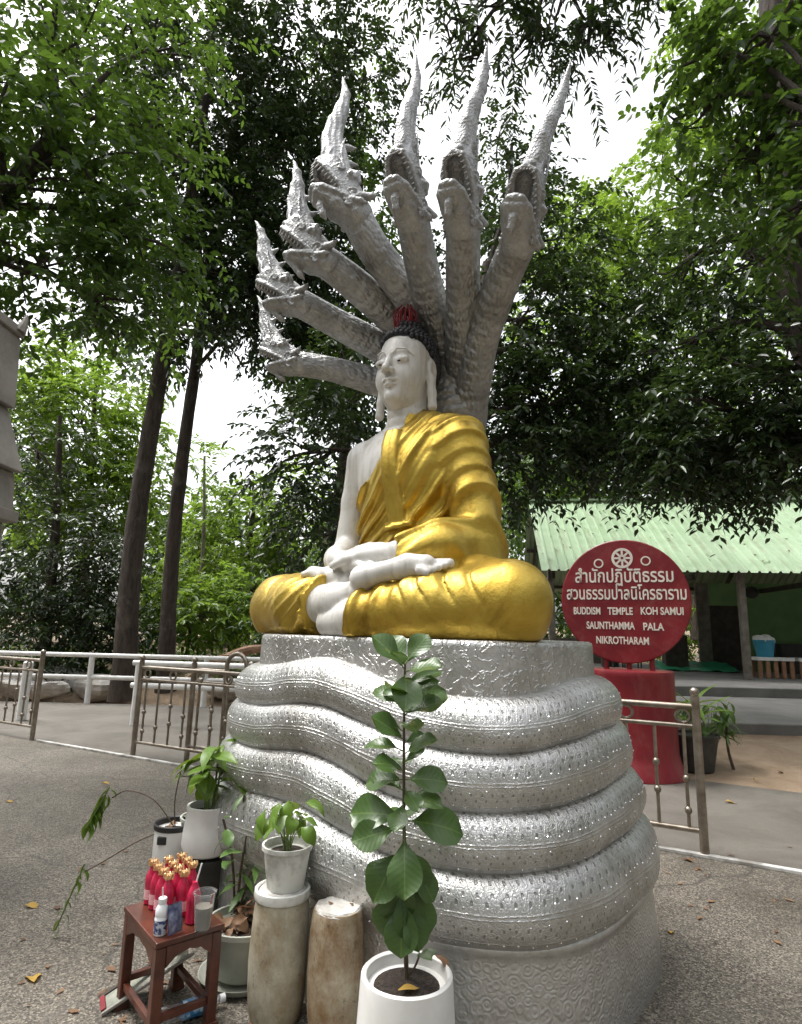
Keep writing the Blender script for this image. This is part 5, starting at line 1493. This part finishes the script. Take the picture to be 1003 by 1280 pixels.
# silver-blue sachet and the plastic cup
t = empty('snack_sachet', ontable(.172, -.055), .9, 'dark blue foil sachet leaning between the white bottle and the cup', 'sachet')
M['foil'] = simple('blue_foil', (.04, .045, .14), (.30, .32, .42), .25, .6, scale=30, bump=.3)
q = MB(); V = []
for i in range(7):
    for j in range(5):
        u, v = i / 6, j / 4; b = .012 * math.sin(u * math.pi) * math.sin(v * math.pi)
        V += [((v - .5) * .06, -.0 - b - .004 + .02 * u, .005 + u * .1), ((v - .5) * .06, b + .02 * u, .005 + u * .1)]
F = []
for i in range(6):
    for j in range(4):
        a = (i * 5 + j) * 2; b = a + 2; c = a + 12; d = a + 10
        F += [(a, b, c, d), (a + 1, d + 1, c + 1, b + 1)]
q.add(V, F); q.build('pouch', M['foil'], t, True)
t = empty('plastic_cup', ontable(.195, .045), 0, 'clear plastic cup half full of grey water on the table', 'cup')
m_, nt_, b_ = new_mat('clear_plastic'); b_.inputs['Base Color'].default_value = (.92, .93, .93, 1); b_.inputs['Roughness'].default_value = .08; b_.inputs['Transmission Weight'].default_value = .92; b_.inputs['IOR'].default_value = 1.12
g_ = NT(nt_); g_.bump(g_.noise(30, 2, .5, g_.coord()), .1, .002, b_); M['clear'] = m_
M['grey_water'] = simple('grey_water', (.17, .155, .125), (.23, .21, .175), .15, scale=12, bump=0)
MB().lathe([(.028, 0), (.030, .002), (.042, .128), (.0455, .130), (.0455, .136), (.0415, .136), (.0395, .128), (.0275, .004), (.001, .003)], n=30, cap1=False).build('wall', M['clear'], t, True)
MB().lathe([(.026, .005), (.0275, .008), (.0345, .084), (.001, .084)], n=26, cap1=False).build('water', M['grey_water'], t, True)
MB().tube([(.012, .01, .03), (.03, .02, .125)], .003, 6).build('straw', M['garland'], t, True)
# under the table: water bottle, a glass-fronted board and sticks
t = empty('water_bottle', (-.80, 2.80, .036), R(35), 'clear water bottle with blue label lying under the table', 'bottle')
M['bottle_label'] = simple('blue_label', (.04, .25, .55), (.55, .70, .82), .3, scale=35, bump=0, contrast=(.45, .55))
def lying(mb): mb.v = [(z, y, x) for x, y, z in mb.v]; return mb
lying(MB().lathe([(.028, -.13), (.033, -.125), (.033, -.06), (.031, -.05), (.033, -.04), (.033, .06), (.03, .09), (.015, .115), (.013, .13)], n=20)).build('body', M['clear'], t, True)
lying(MB().lathe([(.0336, -.035), (.0336, .055)], n=20, cap0=False, cap1=False)).build('label', M['bottle_label'], t, True)
lying(MB().lathe([(.016, .118), (.016, .14), (.0, .14)], n=14, cap1=False)).build('cap', M['white_plastic'], t, True)
t = empty('picture_frame', (-1.03, 2.93, .0), R(28), 'flat dark framed board leaning on the table stretcher', 'frame')
M['board'] = simple('reflective_board', (.16, .17, .13), (.36, .36, .30), .15, scale=9, bump=0)
pm = Matrix.Translation((0, 0, .085)) @ Matrix.Rotation(R(-24), 4, 'Y')
for nm, c, d, mt in (('board', (0, 0, 0), (.34, .10, .008), 'board'), ('rail', (0, .06, 0), (.38, .02, .02), 'dark_wood'), ('rail', (0, -.06, 0), (.38, .012, .012), 'shrine'), ('rail', (-.18, 0, .001), (.02, .10, .021), 'garland')):
    MB().box(c, d).build(nm, M[mt], t, bevel=.002).matrix_local = pm

# fallen leaves about the yard
big_y = leaf_mesh('fallen_leaf', .15, .075, .5, .35, .2, .08, seed=70, pointed=True); big_y.materials.append(M['yellow_leaf'])
big_b = leaf_mesh('fallen_leaf', .17, .06, .5, .6, .3, .1, seed=71, pointed=True); big_b.materials.append(M['dry_leaf'])
for me, x, y, rz, s, lab in ((big_y, -2.04, 3.73, .3, .75, 'yellow leaf on the paving at the left picture edge'), (big_y, -1.55, 3.01, 2.2, .85, 'large yellow leaf on the paving at the bottom left'), (big_b, -1.84, 3.36, .8, .35, 'small brown leaf on the paving between two yellow ones'),
                             (big_y, -2.9, 6.42, .4, .8, 'narrow pale leaf on the paving near the gate track'), (big_b, 2.05, 4.72, -.3, 1.1, 'curled brown leaf at the foot of the right fence'), (big_y, 3.2, 6.3, .1, 1.0, 'yellow leaf on the path behind the right fence post'),
                             (big_y, 1.49, 3.59, 1.3, .45, 'small yellow leaf on the paving right of the statue base'), (big_y, -3.4, 5.72, .2, .6, 'pale leaf on the paving at far left'), (big_b, 4.5, 7.6, .3, .8, 'pale dry leaf on the sand'), (big_b, -1.75, 2.95, 1.0, .5, 'brown leaf scrap at the bottom left corner'),
                             (big_b, 1.9, 4.9, 1.8, .7, 'brown leaf by the gate track right of the statue'), (big_b, -.35, 2.62, 1.2, .5, 'brown leaf scrap in front of the cement logs'), (big_y, 4.0, 7.15, 1.2, .6, 'small yellow leaf lying on the sand')):
    fallen(me, (x, y, .012 if y < 7.1 else .04), rz, s, lab)
# dead leaf caught on the third coil
fallen(big_b, tuple(at(378, 975, 3.12)), R(20), .5, 'dead leaf caught on the third silver coil')

# ---- pots beside the sign
pot('dark_pot', (3.62, 7.75, 0.0), tpot(.20, .27, .42, .015), M['pot_dark'], 'dark plastic pot with a leafy plant behind the right fence post', .25, .36)
SPm = [leaf_mesh('leaf', .55, .07, .4, c, .35, .03, seed=80 + i, pointed=True) for i, c in enumerate((.4, .8))]
for me in SPm: me.materials.append(M['lime_leaf'])
br = empty('strappy_plant', (3.62, 7.75, .38), 0, 'strappy green plant in the dark pot behind the right fence post', 'plant')
r2 = np.random.default_rng(77)
for i in range(16): put_leaf(SPm[i % 2], br, np.array((0, 0, .15 if i < 8 else .35)), i * 2.4, r2.uniform(.2, 1.1), r2.uniform(.9, 1.35))
MB().tube([(0, 0, 0), (.01, 0, .4)], .02, 7).build('stem', M['green_stem'], br, True)
DLm = [leaf_mesh('leaf', .22, .09, .5, c, .3, .05, seed=85 + i, pointed=True) for i, c in enumerate((.4, .9))]
for me in DLm: me.materials.append(M['mid_leaf'])
bushy('leafy_plant', (3.9, 7.95, 0.02), 'dark leafy bush between the dark pot and the sapling', 40, .8, .55, DLm, 90, M['green_stem'], (.7, 1.1), 1.0, .3, rs=.006)
sa = empty('sapling', (4.02, 7.75, .01), 0, 'thin sapling with a tuft of dark leaves standing in the sand', 'plant')
MB().tube(spline([(.06, 0, -.02), (.01, 0, .2), (.0, 0, .42), (.02, 0, .55)], 10), list(np.linspace(.02, .01, 10)), 7).build('trunk', M['stem'], sa, True)
SAm = [leaf_mesh('leaf', .24, .03, .45, c, .2, .03, seed=95 + i, pointed=True) for i, c in enumerate((.3, .8))]
for me in SAm: me.materials.append(M['mid_leaf'])
for i in range(34): put_leaf(SAm[i % 2], sa, np.array((.01, 0, .38 + .006 * i)), i * 2.4, r2.uniform(-.3, .9), r2.uniform(.7, 1.2))

rng = np.random.default_rng(61)
lv, lf = [], []
for _ in range(130):
    p = PT @ Vector((rng.uniform(0, 11), 0, 0)); u = rng.uniform(.05, .95) * RUN; q = PT @ Vector((rng.uniform(0, 11), u, EZ + u * RISE / RUN + .05)); L = rng.uniform(.03, .09); a = rng.uniform(0, 6.28); o = len(lv)
    lv += [(q.x - L * math.cos(a), q.y - L * math.sin(a), q.z), (q.x - L * .4 * math.sin(a), q.y + L * .4 * math.cos(a), q.z + .012), (q.x + L * math.cos(a), q.y + L * math.sin(a), q.z + .02), (q.x + L * .4 * math.sin(a), q.y - L * .4 * math.cos(a), q.z + .006)]
    lf.append((o, o + 1, o + 2, o + 3))
spots = [(rng.uniform(-5, 5), rng.uniform(2.2, 8.5)) for _ in range(170)] + [(-.9 + rng.normal(0, .35), 2.95 + rng.normal(0, .25)) for _ in range(60)] + [(1.6 + .5 * rng.random(), 4.6 + rng.normal(0, .5)) for _ in range(30)]
for x, y in spots:
    a = rng.uniform(0, 6.28); L = rng.uniform(.012, .04); w = L * rng.uniform(.25, .5); o = len(lv)
    c, q = math.cos(a), math.sin(a)
    for u, v, z in ((-L, 0, .004), (0, w, .008), (L, 0, .010), (0, -w, .006)): lv.append((x + u * c - v * q, y + u * q + v * c, z))
    lf.append((o, o + 1, o + 2, o + 3))
tag(link('leaf_debris', np_mesh('leaf_debris', np.array(lv), np.array(lf)), M['dry_leaf']), 'tiny scraps of dry leaf scattered on the paving', 'leaves', kind='stuff')
# ------------------------------------------------------------------ trees
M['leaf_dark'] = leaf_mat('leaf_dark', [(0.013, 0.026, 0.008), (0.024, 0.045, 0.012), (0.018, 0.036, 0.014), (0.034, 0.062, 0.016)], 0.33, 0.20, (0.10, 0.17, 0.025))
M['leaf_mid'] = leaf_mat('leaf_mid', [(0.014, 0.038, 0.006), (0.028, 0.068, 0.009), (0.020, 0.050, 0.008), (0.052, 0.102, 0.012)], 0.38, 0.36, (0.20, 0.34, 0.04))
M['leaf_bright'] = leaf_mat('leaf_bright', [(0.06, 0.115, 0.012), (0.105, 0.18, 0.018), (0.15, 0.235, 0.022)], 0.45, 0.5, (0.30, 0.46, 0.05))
def bark(name, c0, c1):
    m, nt, b = new_mat(name); g = NT(nt); co = g.coord('Object')
    mp = g.n('ShaderNodeMapping'); mp.inputs['Scale'].default_value = (9, 9, 2.0); g.l(co, mp.inputs[0])
    c = g.ramp(g.noise(1.2, 8, 0.7, mp.outputs[0], 0.5), [(0.34, c0), (0.62, c1)])
    pale = g.noise(3.0, 5, 0.6, co); c = g.mix(g.ramp(pale, [(0.56, (0, 0, 0)), (0.68, (0.4, 0.4, 0.4))]), c, (0.17, 0.155, 0.13))
    g.l(c, b.inputs['Base Color']); b.inputs['Roughness'].default_value = 0.9
    g.bump(g.noise(2.0, 8, 0.75, mp.outputs[0]), 1.0, 0.09, b)
    return m
M['bark'] = bark('brown_bark', (0.026, 0.019, 0.014), (0.085, 0.063, 0.047))
M['bark_pale'] = bark('pale_bark', (0.20, 0.18, 0.15), (0.42, 0.39, 0.34))

def leaf_cloud(rng, P, D, nleaf, tw, L, W, droop=0.5, spread=0.8):
    """sprays of leaves: each spray is a drooping twig at P along D with alternating folded leaves"""
    n = len(P)
    t = np.tile((np.arange(nleaf) + .6) / nleaf, (n, 1)) + rng.uniform(-.04, .04, (n, nleaf))
    twl = tw * rng.uniform(.6, 1.2, (n, 1))
    base = P[:, None] + D[:, None] * (t * twl)[..., None]
    base[..., 2] -= droop * t ** 2 * twl
    T = D[:, None] * np.ones((1, nleaf, 1)); T = T.copy(); T[..., 2] -= 2 * droop * t
    T /= np.linalg.norm(T, axis=-1, keepdims=True)
    up = np.array((0, 0, 1.0))
    side = np.cross(T, up); side /= np.linalg.norm(side, axis=-1, keepdims=True) + 1e-6
    sgn = np.where(np.arange(nleaf) % 2 == 0, 1.0, -1.0)[None, :, None]
    d = T * .55 + side * sgn * spread + rng.normal(0, .28, (n, nleaf, 3)); d[..., 2] -= .18
    d /= np.linalg.norm(d, axis=-1, keepdims=True)
    nrm = up + rng.normal(0, .45, (n, nleaf, 3))
    w = np.cross(d, nrm); w /= np.linalg.norm(w, axis=-1, keepdims=True) + 1e-6
    nr = np.cross(w, d)
    ll = L * rng.uniform(.6, 1.25, (n, nleaf, 1)); ww = W * rng.uniform(.7, 1.2, (n, nleaf, 1))
    B = base
    tip = B + d * ll; tip[..., 2] -= .15 * ll[..., 0]
    l1 = B + d * ll * .38 + w * ww * .5 + nr * ww * .14
    r1 = B + d * ll * .38 - w * ww * .5 + nr * ww * .14
    l2 = B + d * ll * .72 + w * ww * .36 + nr * ww * .06
    r2_ = B + d * ll * .72 - w * ww * .36 + nr * ww * .06
    V = np.stack([B, l1, l2, tip, r2_, r1], 2).reshape(-1, 3)
    k = np.arange(n * nleaf)[:, None] * 6
    F = np.vstack([k + np.array([[0, 3, 2, 1]]), k + np.array([[0, 5, 4, 3]])])
    return V, F

def blob_points(rng, c, r, n, hollow=0.45):
    d = rng.normal(size=(n, 3)); d /= np.linalg.norm(d, axis=1)[:, None]
    rad = (hollow ** 3 + (1 - hollow ** 3) * rng.random(n)) ** (1 / 3)
    lump = 1 + .22 * np.sin(d[:, 0] * 5 + c[0]) * np.sin(d[:, 1] * 4 + c[1]) + .15 * np.sin(d[:, 2] * 7)
    P = np.array(c) + d * np.array(r) * (rad * lump)[:, None]
    D = d * .7 + rng.normal(0, .45, (n, 3)); D[:, 2] -= .05
    D /= np.linalg.norm(D, axis=1)[:, None]
    return P, D

def make_tree(name, label, cat, trunk, r0, r1, blobs, mat, seed, nleaf=14, tw=.8, L=.16, W=.075, droop=.35, group='trees around the yard', barkm='bark', limbs=True, twigs=True):
    rng = np.random.default_rng(seed)
    trunk = [np.array(p, float) for p in trunk]
    root = empty(name, trunk[0], 0, label, cat, group)
    o = trunk[0]
    P_ = spline([p - o for p in trunk], 22)
    rad = np.linspace(r0, r1, 22); rad[0] *= 1.25; rad[1] *= 1.08
    P_ = spline([p - o for p in trunk], 40); rad = np.interp(np.linspace(0, 1, 40), np.linspace(0, 1, 22), rad)
    tm = MB().tube(P_, list(rad), 18)
    tv = np.array(tm.v); ax = np.repeat(P_, 18, axis=0); dv_ = tv - ax; th = np.arctan2(dv_[:, 1], dv_[:, 0])
    tv = ax + dv_ * (1 + .06 * np.sin(3 * th + tv[:, 2] * 1.1 + seed) + .035 * np.sin(7 * th - tv[:, 2] * 2.3) + .03 * np.sin(tv[:, 2] * 5 + th * 2))[:, None]
    tm.v = [tuple(p) for p in tv]
    VV, FF, off = [], [], 0
    tw_m = MB()
    for c, r, n in blobs:
        c = np.array(c) - o
        Pp, Dd = blob_points(rng, c, r, n)
        V, F = leaf_cloud(rng, Pp, Dd, nleaf, tw, L, W, droop)
        VV.append(V); FF.append(F + off); off += len(V)
        if limbs:
            j = int(np.clip(np.argmin(np.linalg.norm(P_ - (c - np.array((0, 0, max(r) * .9))), axis=1)), 6, 37))
            a = P_[j]; mid = (a + c) / 2 + np.array((0, 0, .25))
            tm.tube(spline([a, mid, c], 9), list(np.linspace(max(.03, rad[j] * .42), .025, 9)), 8)
            for q in range(7):
                e = c + (Pp[rng.integers(len(Pp))] - c) * .9
                s0 = mid * .35 + c * .65
                tm.tube(spline([s0, (s0 + e) / 2 + rng.normal(0, .12, 3), e], 6), list(np.linspace(.028, .008, 6)), 5)
    tm.build('trunk', M[barkm], root, True)
    link('crown', np_mesh('crown', np.vstack(VV), np.vstack(FF)), M[mat], root)
    return root
A = at
# two tall trunks left of the statue
b1, b2 = np.array((-6.05, 14.0, -.1)), np.array((-5.55, 15.2, -.1))
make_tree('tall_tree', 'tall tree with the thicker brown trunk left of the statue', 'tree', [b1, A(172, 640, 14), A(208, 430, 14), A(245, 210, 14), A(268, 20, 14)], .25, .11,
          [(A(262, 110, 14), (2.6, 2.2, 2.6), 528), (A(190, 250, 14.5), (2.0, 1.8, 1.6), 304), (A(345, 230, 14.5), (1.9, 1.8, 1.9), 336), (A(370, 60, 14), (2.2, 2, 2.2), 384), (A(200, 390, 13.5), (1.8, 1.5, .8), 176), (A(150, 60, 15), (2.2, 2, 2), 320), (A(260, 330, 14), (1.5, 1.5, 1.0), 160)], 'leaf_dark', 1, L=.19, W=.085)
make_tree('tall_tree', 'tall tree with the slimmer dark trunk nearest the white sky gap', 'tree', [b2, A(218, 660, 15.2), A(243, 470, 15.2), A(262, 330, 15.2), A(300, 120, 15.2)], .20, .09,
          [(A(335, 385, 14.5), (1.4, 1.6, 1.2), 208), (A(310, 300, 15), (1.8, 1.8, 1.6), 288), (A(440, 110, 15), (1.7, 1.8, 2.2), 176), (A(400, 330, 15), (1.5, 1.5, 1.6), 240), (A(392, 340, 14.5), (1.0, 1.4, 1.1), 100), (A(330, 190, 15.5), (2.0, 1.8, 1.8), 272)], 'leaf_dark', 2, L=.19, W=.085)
# near green tree overhanging from the upper left, trunk out of the frame
make_tree('green_tree', 'fresh green leafy branches reaching in from the upper left', 'tree', [(-7.4, 6.6, 0), (-7.2, 6.7, 2.5), (-6.6, 7.0, 5.0), (-5.4, 7.2, 7.2), (-4.6, 7.2, 8.6)], .26, .09,
          [(A(60, 60, 7.2), (1.2, 1.2, 1.0), 128), (A(120, 210, 7.2), (1.0, 1.0, .75), 114), (A(30, 230, 7), (1.1, 1.1, .9), 128), (A(60, 350, 7.2), (1.0, 1.1, .5), 101), (A(175, 305, 7.6), (.7, .9, .5), 70), (A(190, 60, 8), (1.0, 1.0, .7), 67), (A(200, 180, 8), (.6, .8, .5), 43), (A(-10, 130, 6.6), (1, 1, 1), 81), (A(150, 400, 8), (.8, .8, .35), 43)], 'leaf_mid', 3, nleaf=14, tw=.7, L=.145, W=.07, droop=.25)
# dark evergreen mass at left and brighter trees behind it
make_tree('dark_tree', 'dark leafy tree between the shrine pillar and the thick trunk', 'tree', [(-9.3, 16.5, 0), A(70, 660, 16.5), A(75, 520, 16.5)], .16, .06,
          [(A(70, 690, 16), (1.7, 1.5, 1.8), 285), (A(30, 780, 15.5), (1.5, 1.3, 1.1), 195), (A(115, 780, 16), (.9, 1.0, 1.2), 165), (A(40, 560, 16.5), (1.3, 1.3, 1.2), 150), (A(140, 690, 17), (.8, .8, 1.2), 90), (A(170, 800, 16.5), (.7, .7, .7), 67)], 'leaf_dark', 4, L=.17, W=.07)
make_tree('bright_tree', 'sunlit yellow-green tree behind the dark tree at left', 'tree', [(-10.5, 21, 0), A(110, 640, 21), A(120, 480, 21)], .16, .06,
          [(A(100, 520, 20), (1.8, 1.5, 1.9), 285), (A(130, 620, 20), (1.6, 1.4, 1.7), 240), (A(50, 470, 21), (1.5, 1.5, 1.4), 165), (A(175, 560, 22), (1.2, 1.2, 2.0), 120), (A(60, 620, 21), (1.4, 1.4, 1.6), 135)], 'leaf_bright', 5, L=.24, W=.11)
# big tree behind the Buddha, its trunk hidden by the statue
make_tree('shade_tree', 'broad dark tree whose crown spreads behind the Buddha and serpent heads', 'tree', [(1.05, 9.4, 0), A(572, 600, 9.4), A(590, 450, 9.6), A(610, 330, 9.8)], .24, .10,
          [(A(385, 560, 9.6), (.85, .9, 1.0), 120), (A(400, 650, 9.8), (.7, .8, .7), 85), (A(430, 470, 9.8), (.8, .9, .8), 95), (A(660, 400, 10), (1.2, 1.1, 1.1), 210), (A(700, 510, 10.2), (1.2, 1.1, 1.0), 220), (A(645, 572, 10), (.9, .9, .7), 120), (A(780, 535, 10.5), (1.3, 1.1, .85), 200), (A(690, 300, 10.4), (1.0, 1.0, .9), 120), (A(620, 510, 10), (.8, .9, .9), 110), (A(740, 440, 10.6), (1.2, 1.0, 1.0), 170), (A(640, 260, 10.5), (.6, .8, .7), 40)], 'leaf_dark', 6, nleaf=14, tw=.65, L=.15, W=.068)
# right-hand tree, trunk at the top right corner
make_tree('broadleaf_tree', 'dark tree with drooping branches at the right, trunk at the top corner', 'tree', [(6.6, 7.2, 0), (6.1, 7.2, 2.6), A(1000, 370, 7.2), A(972, 120, 7.2), A(960, -60, 7.2)], .26, .13,
          [(A(900, 520, 8.2), (1.1, 1.0, .75), 175), (A(970, 460, 7.6), (.8, .9, .9), 130), (A(850, 430, 9), (1.1, 1.0, .85), 165), (A(940, 330, 8), (.9, .9, .85), 120), (A(880, 572, 8.6), (1.0, .9, .42), 110), (A(960, 582, 8), (.8, .8, .42), 90), (A(800, 580, 9.4), (.9, .8, .40), 80), (A(1010, 540, 7.4), (.6, .7, .8), 80), (A(850, 330, 9.2), (.9, .9, .8), 90)], 'leaf_dark', 7, tw=.6, L=.135, W=.062)
make_tree('broadleaf_tree', 'brighter green tree above the roof behind the right-hand trunk', 'tree', [(10.5, 12.8, 0), (9.8, 12.6, 4), A(940, 300, 12), A(880, 150, 12)], .2, .08,
          [(A(860, 240, 11.5), (1.3, 1.2, 1.2), 150), (A(930, 150, 11), (1.3, 1.2, 1.2), 130), (A(900, 30, 11), (.9, 1.1, 1.0), 60), (A(1000, 240, 10.5), (1.0, 1.1, 1.4), 110), (A(790, 330, 13), (1.3, 1.2, 1.2), 140), (A(740, 300, 13.5), (1.0, 1.0, 1.0), 85), (A(990, 60, 10.5), (.7, .9, 1.2), 70)], 'leaf_bright', 8, tw=.7, L=.165, W=.08)
make_tree('leafy_tree', 'large lit leaves hanging at the top right in front of the trunk', 'tree', [(4.3, 4.6, 0), (4.3, 4.6, 3), (4.2, 4.7, 5.2), (3.9, 4.8, 6.4)], .14, .05,
          [(A(950, 40, 5.6), (.5, .5, .6), 102), (A(985, 130, 5.6), (.4, .4, .6), 81), (A(1000, 260, 5.4), (.35, .4, .5), 68), (A(870, 60, 6.2), (.25, .4, .5), 23), (A(925, 210, 6), (.35, .4, .4), 34), (A(860, 130, 6.5), (.35, .4, .55), 37)], 'leaf_mid', 9, nleaf=12, tw=.5, L=.13, W=.07)
# drooping pinnate leaves at the top
make_tree('feathery_tree', 'drooping narrow-leaved branches hanging in at the top over the serpent heads', 'tree', [(6.9, 6.2, 0), (6.6, 6.2, 4.0), (6.2, 6.2, 8.0), (4.6, 6.2, 10.0), (1.4, 6.2, 10.4)], .18, .03,
          [(A(620, -5, 6), (.55, .5, .30), 30), (A(705, 0, 6), (.6, .5, .30), 38), (A(775, -15, 6), (.4, .4, .3), 22), (A(575, 70, 6.4), (.16, .25, .45), 12), (A(660, 50, 6.3), (.35, .4, .3), 22), (A(735, 60, 6.3), (.25, .3, .25), 12), (A(540, -10, 6.2), (.4, .4, .25), 18)], 'leaf_dark', 10, nleaf=22, tw=.55, L=.13, W=.036, droop=.8)
# lighter trees far behind the gap and between the heads
make_tree('woodland_tree', 'pale green tree far behind the left gap in the trees', 'tree', [(-7.2, 27, 0), A(310, 690, 27), A(320, 610, 27)], .2, .08,
          [(A(300, 660, 26), (2.6, 2, 2.2), 200), (A(370, 640, 27), (2.2, 2, 2.4), 190), (A(250, 700, 27), (1.8, 1.6, 2.2), 130), (A(340, 730, 25), (2.2, 1.8, 1.6), 150), (A(400, 700, 26), (1.6, 1.6, 2.0), 120)], 'leaf_bright', 11, L=.3, W=.12, tw=1.0)
make_tree('bright_shrub', 'bright green shrub at the foot of the slim dark trunk', 'shrub', [(-6.4, 18.5, 0), A(240, 790, 18.5)], .06, .03,
          [(A(245, 770, 18), (1.2, 1.0, .6), 110), (A(215, 740, 18.5), (.8, .8, .8), 70), (A(290, 745, 19), (1.2, 1.0, .8), 90)], 'leaf_bright', 12, L=.22, W=.1, group='shrubs on the bank')
make_tree('dark_shrub', 'dark shrub behind the bank right of the fallen logs', 'shrub', [(-3.6, 18.5, 0), A(370, 780, 18.5)], .06, .03,
          [(A(340, 770, 18), (1.0, 1.0, .7), 80), (A(395, 750, 18), (1.0, 1.0, 1.0), 100), (A(430, 700, 17), (.8, .9, 1.2), 90)], 'leaf_mid', 13, L=.2, W=.09, group='shrubs on the bank')
make_tree('slim_tree', 'very slim pale trunk standing in the left gap', 'tree', [(-8.2, 24.5, 0), A(253, 700, 24.5), A(256, 570, 24.5)], .10, .05,
          [(A(256, 575, 24.5), (.8, .8, .7), 24)], 'leaf_bright', 14, L=.26, W=.1, barkm='bark_pale', limbs=False)
make_tree('woodland_tree', 'green tree between the third and fourth serpent heads', 'tree', [(-2.5, 17.5, 0), A(440, 500, 17.5), A(450, 300, 17.5), A(452, 220, 17.5)], .18, .06,
          [(A(452, 250, 17), (1.1, 1.2, 1.9), 110), (A(420, 380, 17), (1.6, 1.5, 1.6), 160), (A(395, 450, 16), (1.1, 1.3, 1.2), 150), (A(480, 380, 17), (1.3, 1.3, 1.5), 110), (A(455, 480, 17), (1.8, 1.5, 1.5), 150), (A(420, 130, 18), (1.6, 1.4, 1.8), 80)], 'leaf_mid', 15, L=.22, W=.1)
make_tree('woodland_tree', 'speckled dark tree seen between the two right-hand serpent heads', 'tree', [(1.7, 16, 0), A(580, 470, 16), A(630, 300, 16), A(640, 180, 16)], .16, .05,
          [(A(640, 260, 16), (1.0, 1.2, 2.0), 95), (A(665, 220, 16), (.8, 1.0, 1.2), 45), (A(590, 330, 16), (1.2, 1.2, 1.6), 100), (A(620, 170, 16), (.6, .9, 1.0), 26)], 'leaf_dark', 16, L=.19, W=.085)
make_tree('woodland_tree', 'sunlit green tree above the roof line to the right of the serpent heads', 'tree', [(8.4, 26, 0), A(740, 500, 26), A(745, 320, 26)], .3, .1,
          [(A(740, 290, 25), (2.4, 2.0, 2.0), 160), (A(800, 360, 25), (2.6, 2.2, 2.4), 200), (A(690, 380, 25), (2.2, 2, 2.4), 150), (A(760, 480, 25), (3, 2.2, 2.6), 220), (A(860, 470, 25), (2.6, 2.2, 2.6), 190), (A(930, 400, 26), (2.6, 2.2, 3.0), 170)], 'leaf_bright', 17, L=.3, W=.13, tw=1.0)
make_tree('woodland_tree', 'tree with a reddish trunk rising behind the green roof', 'tree', [at(792, 800, 25), A(792, 640, 25), A(790, 560, 25), A(788, 480, 25)], .22, .12,
          [(A(720, 600, 25), (2.4, 2, 1.6), 170), (A(860, 590, 26), (2.8, 2, 1.8), 190), (A(950, 610, 26), (2.4, 2, 1.6), 150), (A(660, 620, 24), (1.8, 1.8, 1.6), 120), (A(795, 520, 26), (2.4, 2, 1.8), 150)], 'leaf_mid', 18, L=.28, W=.12, tw=1.0)
make_tree('small_tree', 'small tree seen through the open back of the pavilion', 'tree', [at(872, 800, 32), A(872, 760, 32), A(870, 700, 32)], .3, .2,
          [(A(900, 740, 34), (3, 2, 2.6), 150), (A(840, 760, 34), (3, 2, 2.4), 150)], 'leaf_bright', 19, L=.35, W=.15, tw=1.1)
# the wood beyond, one continuous mass of foliage
rng = np.random.default_rng(50)
PP, DD = [], []
for i in range(230):
    az = rng.uniform(-1.25, 1.25) if i < 150 else rng.uniform(1.25, 5.03); dist = rng.uniform(36, 52) if i < 150 else rng.uniform(20, 30)
    x, y = dist * math.sin(az), dist * math.cos(az)
    px = 501 + 760 * math.tan(az) if abs(az) < 1.2 else 0
    top = 7.5 if 180 < px < 480 else 17.0
    if 430 < px < 800: top = 13.0
    zc = rng.uniform(0.5, top)
    p, d = blob_points(rng, (x, y, zc + 1.0), (3.2, 2.5, 2.4), 42); PP.append(p); DD.append(d)
V, F = leaf_cloud(rng, np.vstack(PP), np.vstack(DD), 12, 1.6, .55, .26)
tag(link('wood', np_mesh('wood', V, F), M['leaf_mid']), 'wooded backdrop of trees beyond the yard', 'trees', kind='stuff')
# trees around and behind the viewpoint close the clearing
for i, (x, y, h, lab) in enumerate(((-9.5, -3.0, 9, 'broad tree behind the viewpoint on the left'), (-3.5, -9.5, 10, 'broad tree behind the viewpoint'), (4.5, -9.0, 10, 'broad tree behind the viewpoint on the right'), (9.5, -2.5, 9, 'broad tree right of the viewpoint'), (-10.5, 4.0, 9, 'broad tree left of the yard beyond the picture edge'), (11.5, 3.5, 9, 'broad tree right of the path beyond the picture edge'))):
    c = np.array((x, y, h * .62))
    make_tree('broadleaf_tree', lab, 'tree', [(x, y, 0), (x + .1, y, h * .3), (x, y + .1, h * .6), (x, y, h * .8)], .25, .1,
              [(c, (3.0, 3.0, 2.6), 120), (c + (1.6, .6, 1.6), (2.2, 2.2, 1.8), 70), (c + (-1.5, -.8, 1.2), (2.2, 2.2, 1.8), 70), (c + (.4, -1.0, -1.9), (2.4, 2.4, 1.6), 70)], 'leaf_dark', 100 + i, nleaf=10, tw=1.0, L=.34, W=.17)
# ground cover on the bank
P_ = np.stack([rng.uniform(-14, -1, 700), rng.uniform(15.5, 24, 700), rng.uniform(.1, .6, 700)], 1)
D_ = rng.normal(0, .5, (700, 3)); D_[:, 2] = abs(D_[:, 2]) + .4; D_ /= np.linalg.norm(D_, axis=1)[:, None]
V, F = leaf_cloud(rng, P_, D_, 8, .5, .22, .08)
tag(link('ground_cover', np_mesh('ground_cover', V, F), M['leaf_mid']), 'low green ground cover on the bank', 'plants', kind='stuff')
